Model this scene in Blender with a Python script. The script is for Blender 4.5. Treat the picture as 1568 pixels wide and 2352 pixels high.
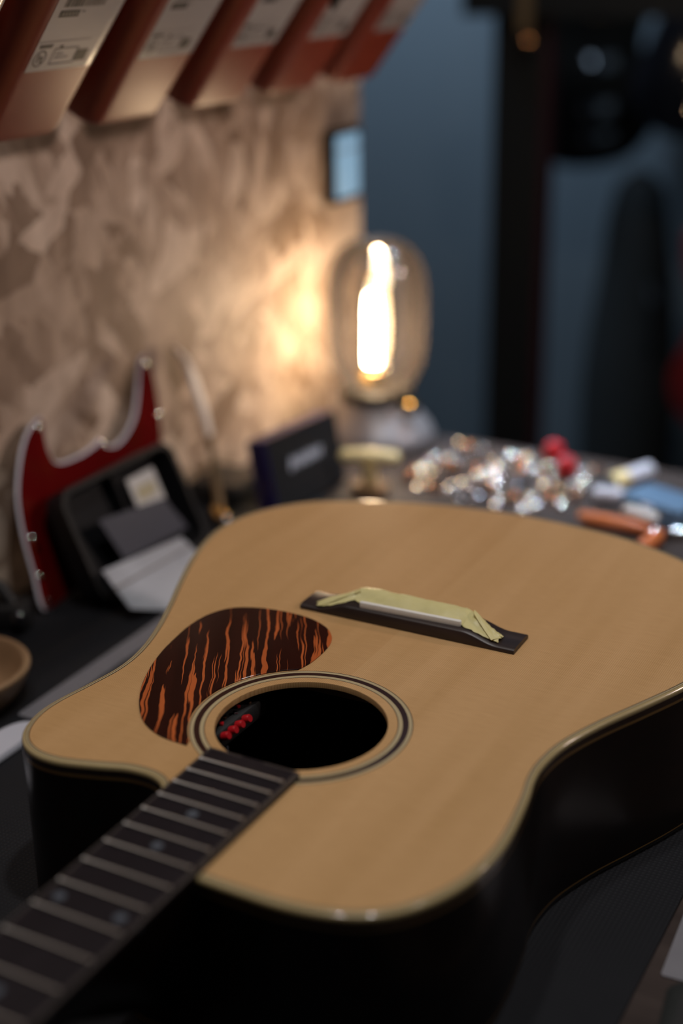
import bpy, bmesh, math, random
from mathutils import Vector, Matrix

for o in list(bpy.data.objects):
    bpy.data.objects.remove(o)
scene = bpy.context.scene
COL = scene.collection
random.seed(11)

# ------------------------------------------------------------------ camera
# World: bench top is z = 0. X runs along the bridge (bass side positive), Y from neck to tail.
ZT = 0.106                                   # height of the guitar's soundboard above the bench
cd = bpy.data.cameras.new('camera')
cam = bpy.data.objects.new('camera', cd)
COL.objects.link(cam)
right = Vector((0.87965849, 0.4753925, -0.01424469))
fwd = Vector((-0.44656364, 0.81526708, -0.36867399))
up = Vector((-0.16365163, 0.33066836, 0.92944961))
R = Matrix((right, up, -fwd)).transposed().to_4x4()
cam.matrix_world = Matrix.Translation((0.35918, -0.74431, 0.40703 + ZT)) @ R
cd.sensor_fit = 'HORIZONTAL'
cd.sensor_width = 24.0
cd.lens = 50.0
cd.clip_start = 0.02
cd.dof.use_dof = True
cd.dof.focus_distance = 0.862
cd.dof.aperture_fstop = 2.1
scene.camera = cam

# ------------------------------------------------------------------ world, lights, exposure
world = bpy.data.worlds.new('World')
scene.world = world
world.use_nodes = True
wn = world.node_tree
wn.nodes['Background'].inputs['Color'].default_value = (0.25, 0.33, 0.45, 1)
wn.nodes['Background'].inputs['Strength'].default_value = 0.022


def area(name, loc, target, sx, sy, energy, color):
    l = bpy.data.lights.new(name, 'AREA')
    l.shape = 'RECTANGLE'
    l.size, l.size_y = sx, sy
    l.energy = energy
    l.color = color
    o = bpy.data.objects.new(name, l)
    COL.objects.link(o)
    o.location = loc
    o.rotation_euler = (Vector(target) - Vector(loc)).to_track_quat('-Z', 'Y').to_euler()
    return o


KEY = (1.0, 0.96, 0.92)
area('ceiling_spot', (-0.10, -0.30, 1.60), (-0.05, -0.2, 0.0), 0.07, 0.07, 4.2, KEY)
area('ceiling_spot', (0.26, -0.24, 1.60), (0.05, -0.2, 0.0), 0.07, 0.07, 6.6, KEY)
area('ceiling_spot', (0.34, 0.42, 1.60), (0.0, 0.1, 0.0), 0.07, 0.07, 1.4, KEY)
area('wall_fill', (0.95, 0.62, 0.80), (-0.42, 0.30, 0.22), 0.10, 0.10, 1.0, (1.0, 0.80, 0.72)).data.spread = math.radians(70)  # added warm fill, unseen source, brightens the board wall and bin fronts
area('far_wall_fill', (-1.25, 1.72, 1.30), (-0.62, 2.40, -0.1), 0.6, 0.6, 20.0, (0.57, 0.76, 1.0))  # added cool fill, set aside so the far wall brightens without guitar shadows
area('heap_fill', (0.10, 1.00, 1.40), (-0.13, 0.58, 0.0), 0.06, 0.06, 0.7, (0.70, 0.85, 1.0)).data.spread = math.radians(26)  # added narrow cool fill that raises the glints on the metal heap

vs = scene.view_settings
vs.view_transform = 'Standard'
vs.look = 'None'
vs.exposure = 0.0
vs.gamma = 1.0
vs.use_curve_mapping = False
scene.cycles.use_denoising = True
scene.cycles.sample_clamp_indirect = 4.0
scene.cycles.max_bounces = 8
scene.cycles.transparent_max_bounces = 12
scene.cycles.blur_glossy = 0.5


# ------------------------------------------------------------------ materials
def new_mat(name):
    m = bpy.data.materials.new(name)
    m.use_nodes = True
    nt = m.node_tree
    return m, nt, nt.nodes['Principled BSDF']


def rgba(c):
    return (c[0], c[1], c[2], 1.0)


def plain(name, c1, rough=0.5, metal=0.0, c2=None, scale=30.0, stretch=(1, 1, 1), bump=0.0, bscale=None,
          coat=0.0, spec=0.5, trans=0.0, emit=None, estr=0.0):
    """Principled material with a noise mix of two colours and optional fine relief."""
    m, nt, b = new_mat(name)
    tc = nt.nodes.new('ShaderNodeTexCoord')
    mp = nt.nodes.new('ShaderNodeMapping')
    mp.inputs['Scale'].default_value = stretch
    nt.links.new(tc.outputs['Object'], mp.inputs['Vector'])
    no = nt.nodes.new('ShaderNodeTexNoise')
    no.inputs['Scale'].default_value = scale
    no.inputs['Detail'].default_value = 5
    nt.links.new(mp.outputs['Vector'], no.inputs['Vector'])
    mx = nt.nodes.new('ShaderNodeMix')
    mx.data_type = 'RGBA'
    mx.inputs[6].default_value = rgba(c1)
    mx.inputs[7].default_value = rgba(c2 if c2 else [x * 0.8 for x in c1])
    nt.links.new(no.outputs['Fac'], mx.inputs[0])
    nt.links.new(mx.outputs[2], b.inputs['Base Color'])
    b.inputs['Roughness'].default_value = rough
    b.inputs['Metallic'].default_value = metal
    b.inputs['Coat Weight'].default_value = coat
    b.inputs['Coat Roughness'].default_value = 0.07
    b.inputs['Specular IOR Level'].default_value = spec
    b.inputs['Transmission Weight'].default_value = trans
    if emit:
        b.inputs['Emission Color'].default_value = rgba(emit)
        b.inputs['Emission Strength'].default_value = estr
    if bump:
        n2 = nt.nodes.new('ShaderNodeTexNoise')
        n2.inputs['Scale'].default_value = bscale or scale * 4
        n2.inputs['Detail'].default_value = 4
        nt.links.new(mp.outputs['Vector'], n2.inputs['Vector'])
        bp = nt.nodes.new('ShaderNodeBump')
        bp.inputs['Strength'].default_value = bump
        bp.inputs['Distance'].default_value = 0.002
        nt.links.new(n2.outputs['Fac'], bp.inputs['Height'])
        nt.links.new(bp.outputs['Normal'], b.inputs['Normal'])
    return m


def ramp(nt, stops, interp='LINEAR'):
    r = nt.nodes.new('ShaderNodeValToRGB')
    r.color_ramp.interpolation = interp
    els = r.color_ramp.elements
    while len(els) < len(stops):
        els.new(0.5)
    for e, (p, c) in zip(els, stops):
        e.position = p
        e.color = rgba(c)
    return r


def noise(nt, vec, scale, detail=4, dist=0.0, rough=0.5):
    n = nt.nodes.new('ShaderNodeTexNoise')
    n.inputs['Scale'].default_value = scale
    n.inputs['Detail'].default_value = detail
    n.inputs['Distortion'].default_value = dist
    n.inputs['Roughness'].default_value = rough
    nt.links.new(vec, n.inputs['Vector'])
    return n


def mapping(nt, scale=(1, 1, 1), rot=(0, 0, 0), loc=(0, 0, 0)):
    tc = nt.nodes.new('ShaderNodeTexCoord')
    mp = nt.nodes.new('ShaderNodeMapping')
    mp.inputs['Scale'].default_value = scale
    mp.inputs['Rotation'].default_value = rot
    mp.inputs['Location'].default_value = loc
    nt.links.new(tc.outputs['Object'], mp.inputs['Vector'])
    return mp.outputs['Vector']


def mixc(nt, fac, a, b, mode='MIX'):
    mx = nt.nodes.new('ShaderNodeMix')
    mx.data_type = 'RGBA'
    mx.blend_type = mode
    if isinstance(fac, float):
        mx.inputs[0].default_value = fac
    else:
        nt.links.new(fac, mx.inputs[0])
    for i, v in ((6, a), (7, b)):
        if isinstance(v, tuple):
            mx.inputs[i].default_value = rgba(v)
        else:
            nt.links.new(v, mx.inputs[i])
    return mx.outputs[2]


def spruce_mat():
    m, nt, b = new_mat('spruce_top')
    broad = noise(nt, mapping(nt, (14, 1.1, 1)), 3.0, 3, 0.3)
    c = ramp(nt, [(0.30, (0.480, 0.292, 0.132)), (0.70, (0.540, 0.336, 0.163))])
    nt.links.new(broad.outputs['Fac'], c.inputs['Fac'])
    # annual rings, about one per millimetre, running with the neck
    w = nt.nodes.new('ShaderNodeTexWave')
    w.wave_type = 'BANDS'
    w.bands_direction = 'X'
    w.inputs['Scale'].default_value = 260.0
    w.inputs['Distortion'].default_value = 1.6
    w.inputs['Detail'].default_value = 2.0
    w.inputs['Detail Scale'].default_value = 0.4
    nt.links.new(mapping(nt, (1, 0.06, 1)), w.inputs['Vector'])
    r = ramp(nt, [(0.55, (1, 1, 1)), (0.95, (0.72, 0.62, 0.50))])
    nt.links.new(w.outputs['Fac'], r.inputs['Fac'])
    col = mixc(nt, 0.55, c.outputs['Color'], r.outputs['Color'], 'MULTIPLY')
    # cross silk (medullary rays)
    silk = noise(nt, mapping(nt, (60, 900, 1)), 1.0, 3)
    r2 = ramp(nt, [(0.35, (0.90, 0.88, 0.85)), (0.65, (1.05, 1.05, 1.05))])
    nt.links.new(silk.outputs['Fac'], r2.inputs['Fac'])
    col = mixc(nt, 0.5, col, r2.outputs['Color'], 'MULTIPLY')
    tcx = nt.nodes.new('ShaderNodeTexCoord')
    sx = nt.nodes.new('ShaderNodeSeparateXYZ')
    nt.links.new(tcx.outputs['Object'], sx.inputs[0])
    gtn = nt.nodes.new('ShaderNodeMath')
    gtn.operation = 'GREATER_THAN'
    gtn.inputs[1].default_value = -0.002
    nt.links.new(sx.outputs['X'], gtn.inputs[0])
    half = mixc(nt, gtn.outputs[0], (0.95, 0.93, 0.90), (1.0, 1.0, 1.0))
    col = mixc(nt, 1.0, col, half, 'MULTIPLY')
    nt.links.new(col, b.inputs['Base Color'])
    b.inputs['Roughness'].default_value = 0.5
    b.inputs['Specular IOR Level'].default_value = 0.16
    bp = nt.nodes.new('ShaderNodeBump')
    bp.inputs['Strength'].default_value = 0.10
    bp.inputs['Distance'].default_value = 0.0004
    nt.links.new(w.outputs['Fac'], bp.inputs['Height'])
    nt.links.new(bp.outputs['Normal'], b.inputs['Normal'])
    return m


def tortoise_mat(name, rotz, base, base2, streak, streak2, thr=(0.56, 0.585), sc=(120, 9, 1)):
    m, nt, b = new_mat(name)
    warp = noise(nt, mapping(nt, (1, 1, 1)), 40, 2)
    tc = nt.nodes.new('ShaderNodeTexCoord')
    add = nt.nodes.new('ShaderNodeVectorMath')
    add.operation = 'MULTIPLY_ADD'
    nt.links.new(warp.outputs['Color'], add.inputs[0])
    add.inputs[1].default_value = (0.006, 0.006, 0)
    nt.links.new(tc.outputs['Object'], add.inputs[2])
    rt = nt.nodes.new('ShaderNodeMapping')
    rt.vector_type = 'POINT'
    rt.inputs['Rotation'].default_value = (0, 0, rotz)
    nt.links.new(add.outputs[0], rt.inputs['Vector'])
    mp = nt.nodes.new('ShaderNodeMapping')
    mp.inputs['Scale'].default_value = sc
    nt.links.new(rt.outputs['Vector'], mp.inputs['Vector'])
    n = noise(nt, mp.outputs['Vector'], 1.0, 2.5, 0.25, 0.55)
    r = ramp(nt, [(thr[0], (0, 0, 0)), (thr[1], (1, 1, 1))])
    nt.links.new(n.outputs['Fac'], r.inputs['Fac'])
    mp2 = nt.nodes.new('ShaderNodeMapping')
    mp2.inputs['Scale'].default_value = (sc[0] * 2.3, sc[1] * 0.85, sc[2])
    mp2.inputs['Location'].default_value = (3.7, 1.9, 0)
    nt.links.new(rt.outputs['Vector'], mp2.inputs['Vector'])
    nf = noise(nt, mp2.outputs['Vector'], 1.0, 1.5, 0.15, 0.5)
    rf = ramp(nt, [(thr[0] + 0.035, (0, 0, 0)), (thr[1] + 0.035, (1, 1, 1))])
    nt.links.new(nf.outputs['Fac'], rf.inputs['Fac'])
    mxs = nt.nodes.new('ShaderNodeMath')
    mxs.operation = 'MAXIMUM'
    nt.links.new(r.outputs['Color'], mxs.inputs[0])
    nt.links.new(rf.outputs['Color'], mxs.inputs[1])
    n2 = noise(nt, mp.outputs['Vector'], 0.45, 2, 0.2)
    dark = mixc(nt, n2.outputs['Fac'], base, base2)
    br = mixc(nt, n2.outputs['Fac'], streak, streak2)
    nt.links.new(mixc(nt, mxs.outputs[0], dark, br), b.inputs['Base Color'])
    b.inputs['Roughness'].default_value = 0.14
    b.inputs['Specular IOR Level'].default_value = 0.22
    return m


def panel_mat():
    """Oriented strand board: overlapping pale and brown flakes at many angles, resin blotches."""
    m, nt, b = new_mat('strand_board')
    warp = noise(nt, mapping(nt), 14, 3)
    tc = nt.nodes.new('ShaderNodeTexCoord')
    add = nt.nodes.new('ShaderNodeVectorMath')
    add.operation = 'MULTIPLY_ADD'
    nt.links.new(warp.outputs['Color'], add.inputs[0])
    add.inputs[1].default_value = (0.0, 0.018, 0.018)
    nt.links.new(tc.outputs['Object'], add.inputs[2])
    warp2 = noise(nt, mapping(nt), 75, 3)
    add0, add = add, nt.nodes.new('ShaderNodeVectorMath')
    add.operation = 'MULTIPLY_ADD'
    nt.links.new(warp2.outputs['Color'], add.inputs[0])
    add.inputs[1].default_value = (0.0, 0.008, 0.008)
    nt.links.new(add0.outputs[0], add.inputs[2])
    layers = []
    for ang, sy, sz in ((8, 52, 13), (-38, 56, 16), (62, 44, 15)):
        rt = nt.nodes.new('ShaderNodeMapping')
        rt.inputs['Rotation'].default_value = (math.radians(ang), 0, 0)
        nt.links.new(add.outputs[0], rt.inputs['Vector'])
        sc = nt.nodes.new('ShaderNodeMapping')
        sc.inputs['Scale'].default_value = (0.001, sy, sz)
        nt.links.new(rt.outputs['Vector'], sc.inputs['Vector'])
        vo = nt.nodes.new('ShaderNodeTexVoronoi')
        vo.feature = 'F1'
        vo.inputs['Scale'].default_value = 1.0
        nt.links.new(sc.outputs['Vector'], vo.inputs['Vector'])
        sep = nt.nodes.new('ShaderNodeSeparateColor')
        nt.links.new(vo.outputs['Color'], sep.inputs['Color'])
        layers.append(sep)
    c = []
    for k, l in enumerate(layers):
        r = ramp(nt, [(0.0, (0.23, 0.155, 0.108)), (0.3, (0.40, 0.295, 0.225)), (0.7, (0.54, 0.42, 0.335)), (1.0, (0.74, 0.61, 0.51))])
        nt.links.new(l.outputs['Red'], r.inputs['Fac'])
        c.append(r.outputs['Color'])
    s1 = ramp(nt, [(0.50, (0, 0, 0)), (0.52, (1, 1, 1))])
    nt.links.new(layers[1].outputs['Green'], s1.inputs['Fac'])
    s2 = ramp(nt, [(0.66, (0, 0, 0)), (0.68, (1, 1, 1))])
    nt.links.new(layers[2].outputs['Green'], s2.inputs['Fac'])
    col = mixc(nt, s1.outputs['Color'], c[0], c[1])
    col = mixc(nt, s2.outputs['Color'], col, c[2])
    fine = noise(nt, mapping(nt, (1, 1, 0.5)), 45, 6, 0.6, 0.65)
    r2 = ramp(nt, [(0.33, (0.66, 0.62, 0.58)), (0.55, (1, 1, 1)), (0.75, (1.12, 1.10, 1.06))])
    nt.links.new(fine.outputs['Fac'], r2.inputs['Fac'])
    col = mixc(nt, 0.8, col, r2.outputs['Color'], 'MULTIPLY')
    nt.links.new(col, b.inputs['Base Color'])
    b.inputs['Roughness'].default_value = 0.6
    bp = nt.nodes.new('ShaderNodeBump')
    bp.inputs['Strength'].default_value = 0.3
    bp.inputs['Distance'].default_value = 0.002
    nt.links.new(fine.outputs['Fac'], bp.inputs['Height'])
    nt.links.new(bp.outputs['Normal'], b.inputs['Normal'])
    return m


def weave_mat():
    m, nt, b = new_mat('woven_mat')
    w1 = nt.nodes.new('ShaderNodeTexWave')
    w1.bands_direction = 'X'
    w2 = nt.nodes.new('ShaderNodeTexWave')
    w2.bands_direction = 'Y'
    v = mapping(nt)
    mul = nt.nodes.new('ShaderNodeMath')
    mul.operation = 'MULTIPLY'
    for w in (w1, w2):
        w.inputs['Scale'].default_value = 110
        nt.links.new(v, w.inputs['Vector'])
    nt.links.new(w1.outputs['Fac'], mul.inputs[0])
    nt.links.new(w2.outputs['Fac'], mul.inputs[1])
    n = noise(nt, v, 18, 5)
    a = mixc(nt, n.outputs['Fac'], (0.005, 0.0054, 0.0075), (0.009, 0.0095, 0.0125))
    nt.links.new(mixc(nt, mul.outputs[0], a, (0.0125, 0.0135, 0.0175)), b.inputs['Base Color'])
    b.inputs['Roughness'].default_value = 0.75
    b.inputs['Specular IOR Level'].default_value = 0.25
    bp = nt.nodes.new('ShaderNodeBump')
    bp.inputs['Strength'].default_value = 0.5
    bp.inputs['Distance'].default_value = 0.001
    nt.links.new(mul.outputs[0], bp.inputs['Height'])
    nt.links.new(bp.outputs['Normal'], b.inputs['Normal'])
    return m


def wood_mat(name, c1, c2, stretch=(3, 60, 60), rough=0.5, coat=0.0, spec=0.5):
    m, nt, b = new_mat(name)
    n = noise(nt, mapping(nt, stretch), 1.0, 6, 0.8, 0.6)
    r = ramp(nt, [(0.3, c1), (0.7, c2)])
    nt.links.new(n.outputs['Fac'], r.inputs['Fac'])
    nt.links.new(r.outputs['Color'], b.inputs['Base Color'])
    b.inputs['Roughness'].default_value = rough
    b.inputs['Coat Weight'].default_value = coat
    b.inputs['Coat Roughness'].default_value = 0.08
    b.inputs['Specular IOR Level'].default_value = spec
    bp = nt.nodes.new('ShaderNodeBump')
    bp.inputs['Strength'].default_value = 0.15
    bp.inputs['Distance'].default_value = 0.0005
    nt.links.new(n.outputs['Fac'], bp.inputs['Height'])
    nt.links.new(bp.outputs['Normal'], b.inputs['Normal'])
    return m


def thin_glass(name, tint, gloss=0.35, haze=0.0):
    """Thin clear pane: see-through with Fresnel sheen."""
    m = bpy.data.materials.new(name)
    m.use_nodes = True
    nt = m.node_tree
    nt.nodes.clear()
    out = nt.nodes.new('ShaderNodeOutputMaterial')
    tr = nt.nodes.new('ShaderNodeBsdfTransparent')
    tr.inputs['Color'].default_value = rgba(tint)
    gl = nt.nodes.new('ShaderNodeBsdfGlossy')
    gl.inputs['Roughness'].default_value = 0.06
    lw = nt.nodes.new('ShaderNodeLayerWeight')
    lw.inputs['Blend'].default_value = gloss
    nz = noise(nt, mapping(nt), 40, 3)
    ml = nt.nodes.new('ShaderNodeMath')
    ml.operation = 'MULTIPLY_ADD'
    ml.inputs[1].default_value = 0.05
    nt.links.new(nz.outputs['Fac'], ml.inputs[0])
    nt.links.new(lw.outputs['Fresnel'], ml.inputs[2])
    mx = nt.nodes.new('ShaderNodeMixShader')
    nt.links.new(ml.outputs[0], mx.inputs['Fac'])
    nt.links.new(tr.outputs[0], mx.inputs[1])
    nt.links.new(gl.outputs[0], mx.inputs[2])
    tl = nt.nodes.new('ShaderNodeBsdfTranslucent')
    tl.inputs['Color'].default_value = (0.9, 0.76, 0.70, 1)
    m2 = nt.nodes.new('ShaderNodeMixShader')
    m2.inputs['Fac'].default_value = haze
    nt.links.new(mx.outputs[0], m2.inputs[1])
    nt.links.new(tl.outputs[0], m2.inputs[2])
    nt.links.new(m2.outputs[0], out.inputs['Surface'])
    return m


def tape_mat():
    m, nt, b = new_mat('masking_tape')
    n = noise(nt, mapping(nt), 140, 4)
    nt.links.new(mixc(nt, n.outputs['Fac'], (0.76, 0.69, 0.31), (0.90, 0.83, 0.46)), b.inputs['Base Color'])
    b.inputs['Roughness'].default_value = 0.38
    out = nt.nodes['Material Output']
    tl = nt.nodes.new('ShaderNodeBsdfTranslucent')
    tl.inputs['Color'].default_value = (0.72, 0.64, 0.26, 1)
    mx = nt.nodes.new('ShaderNodeMixShader')
    mx.inputs['Fac'].default_value = 0.3
    nt.links.new(b.outputs[0], mx.inputs[1])
    nt.links.new(tl.outputs[0], mx.inputs[2])
    nt.links.new(mx.outputs[0], out.inputs['Surface'])
    bp = nt.nodes.new('ShaderNodeBump')
    bp.inputs['Strength'].default_value = 0.25
    bp.inputs['Distance'].default_value = 0.0005
    nt.links.new(n.outputs['Fac'], bp.inputs['Height'])
    nt.links.new(bp.outputs['Normal'], b.inputs['Normal'])
    return m


MT = dict(
    spruce=spruce_mat(),
    guard=tortoise_mat('streaked_pickguard', math.radians(-30), (0.008, 0.0025, 0.002), (0.034, 0.008, 0.005),
                       (0.34, 0.075, 0.020), (0.50, 0.125, 0.035), (0.584, 0.602), (200, 8, 1)),
    redtort=tortoise_mat('red_tortoise', 0.4, (0.075, 0.002, 0.003), (0.13, 0.004, 0.004), (0.02, 0.001, 0.001), (0.20, 0.015, 0.006),
                         (0.5, 0.75), (40, 40, 40)),
    panel=panel_mat(),
    mat=weave_mat(),
    bench=wood_mat('bench_wood', (0.030, 0.021, 0.019), (0.055, 0.040, 0.036), (4, 40, 40), 0.6, 0.0, 0.2),
    rosewood=wood_mat('dark_rosewood', (0.004, 0.0022, 0.0016), (0.010, 0.005, 0.003), (60, 4, 60), 0.25, 0.0, 0.35),
    ebony=wood_mat('fretboard_ebony', (0.006, 0.004, 0.006), (0.011, 0.008, 0.011), (60, 5, 60), 0.5, 0.0, 0.2),
    bridgewood=wood_mat('bridge_rosewood', (0.010, 0.006, 0.006), (0.034, 0.020, 0.018), (8, 130, 130), 0.42, 0.0, 0.5),
    brownband=plain('brown_binding', (0.030, 0.013, 0.005), 0.22, c2=(0.018, 0.008, 0.004), coat=0.6),
    boardbind=plain('fretboard_binding', (0.040, 0.032, 0.030), 0.4, c2=(0.030, 0.024, 0.022)),
    inside=wood_mat('inside_wood', (0.06, 0.035, 0.018), (0.11, 0.065, 0.033), (30, 4, 30), 0.7),
    cream=plain('cream_binding', (0.42, 0.33, 0.17), 0.22, c2=(0.36, 0.27, 0.13), coat=1.0),
    cream2=plain('cream_ring', (0.45, 0.37, 0.22), 0.35, c2=(0.38, 0.30, 0.17)),
    gold=plain('amber_line', (0.24, 0.14, 0.040), 0.25, c2=(0.18, 0.10, 0.028), coat=0.4),
    black=plain('black_lacquer', (0.004, 0.003, 0.003), 0.2, c2=(0.007, 0.005, 0.004), coat=0.5),
    line=plain('dark_line', (0.03, 0.018, 0.012), 0.4, c2=(0.02, 0.012, 0.008)),
    ringdark=plain('rosette_brown', (0.035, 0.010, 0.007), 0.3, c2=(0.015, 0.005, 0.004), scale=300),
    fretmetal=plain('fret_nickel', (0.60, 0.60, 0.60), 0.34, 1.0, c2=(0.52, 0.52, 0.52)),
    pearl=plain('pearl_dot', (0.065, 0.080, 0.105), 0.35, c2=(0.085, 0.095, 0.115), scale=400),
    bone=plain('bone', (0.78, 0.76, 0.72), 0.35, c2=(0.70, 0.68, 0.64), scale=200),
    tape=tape_mat(),
    redplastic=plain('red_plastic', (0.40, 0.008, 0.014), 0.3, c2=(0.45, 0.01, 0.015)),
    blackplastic=plain('black_plastic', (0.007, 0.007, 0.008), 0.42, c2=(0.010, 0.010, 0.012), bump=0.1, bscale=300, spec=0.3),
    blackmatte=plain('black_matte', (0.008, 0.008, 0.009), 0.7, c2=(0.012, 0.012, 0.013)),
    greycard=plain('grey_card', (0.055, 0.058, 0.080), 0.6, c2=(0.065, 0.068, 0.092)),
    silvercard=plain('silver_sheet', (0.46, 0.48, 0.53), 0.45, c2=(0.34, 0.36, 0.41), scale=60),
    whitepaper=plain('white_paper', (0.62, 0.61, 0.60), 0.6, c2=(0.56, 0.55, 0.54)),
    yellowprint=plain('yellow_print', (0.52, 0.46, 0.30), 0.6),
    orangebin=plain('orange_bin', (0.25, 0.036, 0.012), 0.42, c2=(0.21, 0.030, 0.010), scale=20, spec=0.85),
    label=plain('sticker_paper', (0.50, 0.47, 0.45), 0.26, c2=(0.46, 0.43, 0.41), coat=0.4),
    ink=plain('label_ink', (0.035, 0.030, 0.030), 0.5),
    inkgrey=plain('label_ink_grey', (0.22, 0.20, 0.195), 0.5),
    steel=plain('steel', (0.42, 0.42, 0.44), 0.2, 1.0, c2=(0.36, 0.36, 0.38)),
    ruler=plain('satin_rule', (0.24, 0.235, 0.26), 0.5, 0.2, c2=(0.19, 0.185, 0.21), scale=80),
    chrome=plain('chrome', (0.85, 0.85, 0.87), 0.08, 1.0, c2=(0.80, 0.80, 0.82)),
    brass=plain('brass', (0.62, 0.42, 0.14), 0.24, 1.0, c2=(0.55, 0.36, 0.12)),
    copper=plain('copper', (0.70, 0.38, 0.22), 0.12, 1.0, c2=(0.62, 0.33, 0.2)),
    lampmetal=plain('lamp_grey_metal', (0.34, 0.33, 0.35), 0.45, 0.4, c2=(0.28, 0.27, 0.29), scale=50),
    lampdark=plain('lamp_dark_metal', (0.02, 0.018, 0.016), 0.5, 0.3),
    glass=thin_glass('clear_glass', (0.97, 0.95, 0.92), 0.38, 0.028),
    bulbglass=thin_glass('bulb_glass', (1.0, 0.96, 0.88), 0.15),
    bulb=plain('glowing_filament', (1, 0.8, 0.5), 0.5, emit=(1.0, 0.77, 0.53), estr=95.0),
    yellowplastic=plain('yellow_plastic', (0.82, 0.66, 0.34), 0.4, c2=(0.76, 0.60, 0.29)),
    bluebox=plain('navy_card', (0.012, 0.010, 0.10), 0.45, c2=(0.010, 0.008, 0.08)),
    charcoal=plain('charcoal_card', (0.010, 0.011, 0.013), 0.5, c2=(0.014, 0.015, 0.017), spec=0.3),
    whiteprint=plain('pale_print', (0.55, 0.58, 0.66), 0.5, c2=(0.32, 0.34, 0.40), scale=200),
    bowlwood=wood_mat('bowl_wood', (0.22, 0.125, 0.062), (0.33, 0.20, 0.105), (10, 10, 120), 0.5),
    whiteplastic=plain('white_plastic', (0.62, 0.62, 0.70), 0.3, c2=(0.56, 0.56, 0.64)),
    paleblue=plain('pale_blue_plastic', (0.10, 0.18, 0.30), 0.25, c2=(0.15, 0.24, 0.36), scale=60),
    orangegrip=plain('orange_grip', (0.62, 0.17, 0.045), 0.45, c2=(0.52, 0.13, 0.03)),
    rubber=plain('black_rubber', (0.010, 0.010, 0.011), 0.55),
    brushtan=plain('tan_wood', (0.24, 0.155, 0.075), 0.5, c2=(0.18, 0.11, 0.05), scale=80),
    offwhite=plain('off_white_nylon', (0.88, 0.82, 0.76), 0.45, c2=(0.82, 0.76, 0.70)),
    screen=plain('lit_display', (0.10, 0.14, 0.18), 0.25, c2=(0.13, 0.17, 0.20), scale=90, emit=(0.30, 0.52, 0.72), estr=0.62),
    greenwall=plain('slate_wall', (0.125, 0.150, 0.165), 0.75, c2=(0.105, 0.128, 0.142), scale=6, bump=0.1, bscale=90),
    concrete=plain('dark_concrete', (0.05, 0.05, 0.052), 0.8, c2=(0.035, 0.035, 0.037), scale=8),
    post=plain('black_paint', (0.006, 0.006, 0.006), 0.6),
    redtrim=plain('maroon_paint', (0.060, 0.012, 0.020), 0.5),
    blackgloss=plain('black_gloss_body', (0.006, 0.006, 0.008), 0.12, coat=0.8, c2=(0.009, 0.009, 0.011)),
    redgloss=plain('red_gloss_body', (0.15, 0.008, 0.007), 0.25, coat=0.3, c2=(0.15, 0.010, 0.008)),
    nylon=plain('black_nylon', (0.007, 0.009, 0.009), 0.8, c2=(0.011, 0.013, 0.013), bump=0.3, bscale=400),
    maple=wood_mat('maple_neck', (0.20, 0.12, 0.06), (0.28, 0.18, 0.09), (40, 40, 4), 0.4),
)


# ------------------------------------------------------------------ mesh helpers
def mk(name, vf, m, parent=None, smooth=False, loc=None, rot=None):
    v, f = vf
    me = bpy.data.meshes.new(name)
    me.from_pydata([tuple(p) for p in v], [], f)
    bm = bmesh.new()
    bm.from_mesh(me)
    bmesh.ops.recalc_face_normals(bm, faces=bm.faces)
    bm.to_mesh(me)
    bm.free()
    me.materials.append(MT[m])
    if smooth:
        for p in me.polygons:
            p.use_smooth = True
        try:
            me.set_sharp_from_angle(angle=math.radians(38))
        except Exception:
            pass
    o = bpy.data.objects.new(name, me)
    COL.objects.link(o)
    if parent:
        o.parent = parent
    if loc:
        o.location = loc
    if rot:
        o.rotation_euler = rot
    return o


def tag(o, label=None, cat=None, group=None, kind=None):
    for k, v in (('label', label), ('category', cat), ('group', group), ('kind', kind)):
        if v:
            o[k] = v
    return o


def thing(name, label, cat, loc=(0, 0, 0), rot=(0, 0, 0), group=None):
    o = bpy.data.objects.new(name, None)
    o.empty_display_size = 0.02
    COL.objects.link(o)
    o.location = loc
    o.rotation_euler = rot
    return tag(o, label, cat, group)


def copy_tree(o, parent=None):
    c = o.copy()
    COL.objects.link(c)
    c.parent = parent
    for ch in list(o.children):
        copy_tree(ch, c)
    return c


def merge(*vfs):
    V, Fc = [], []
    for v, f in vfs:
        n = len(V)
        V += list(v)
        Fc += [tuple(i + n for i in q) for q in f]
    return V, Fc


def xf(vf, mat4):
    return [mat4 @ Vector(p) for p in vf[0]], vf[1]


def move(vf, x, y, z):
    return xf(vf, Matrix.Translation((x, y, z)))


def loft(loops, cap0=True, cap1=True, closed=True):
    n = len(loops[0])
    V = [p for l in loops for p in l]
    Fc = []
    for i in range(len(loops) - 1):
        for j in range(n if closed else n - 1):
            k = (j + 1) % n
            Fc.append((i * n + j, i * n + k, (i + 1) * n + k, (i + 1) * n + j))
    if cap0:
        Fc.append(tuple(range(n)))
    if cap1:
        Fc.append(tuple(range((len(loops) - 1) * n, len(loops) * n)))
    return V, Fc


def lathe(prof, n=28, cap0=True, cap1=True):
    return loft([[(max(r, 1e-5) * math.cos(2 * math.pi * j / n), max(r, 1e-5) * math.sin(2 * math.pi * j / n), z)
                  for j in range(n)] for r, z in prof], cap0, cap1)


def prism(poly, z0, z1):
    return loft([[(x, y, z0) for x, y in poly], [(x, y, z1) for x, y in poly]])


def box(x0, x1, y0, y1, z0, z1):
    return prism([(x0, y0), (x1, y0), (x1, y1), (x0, y1)], z0, z1)


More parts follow.
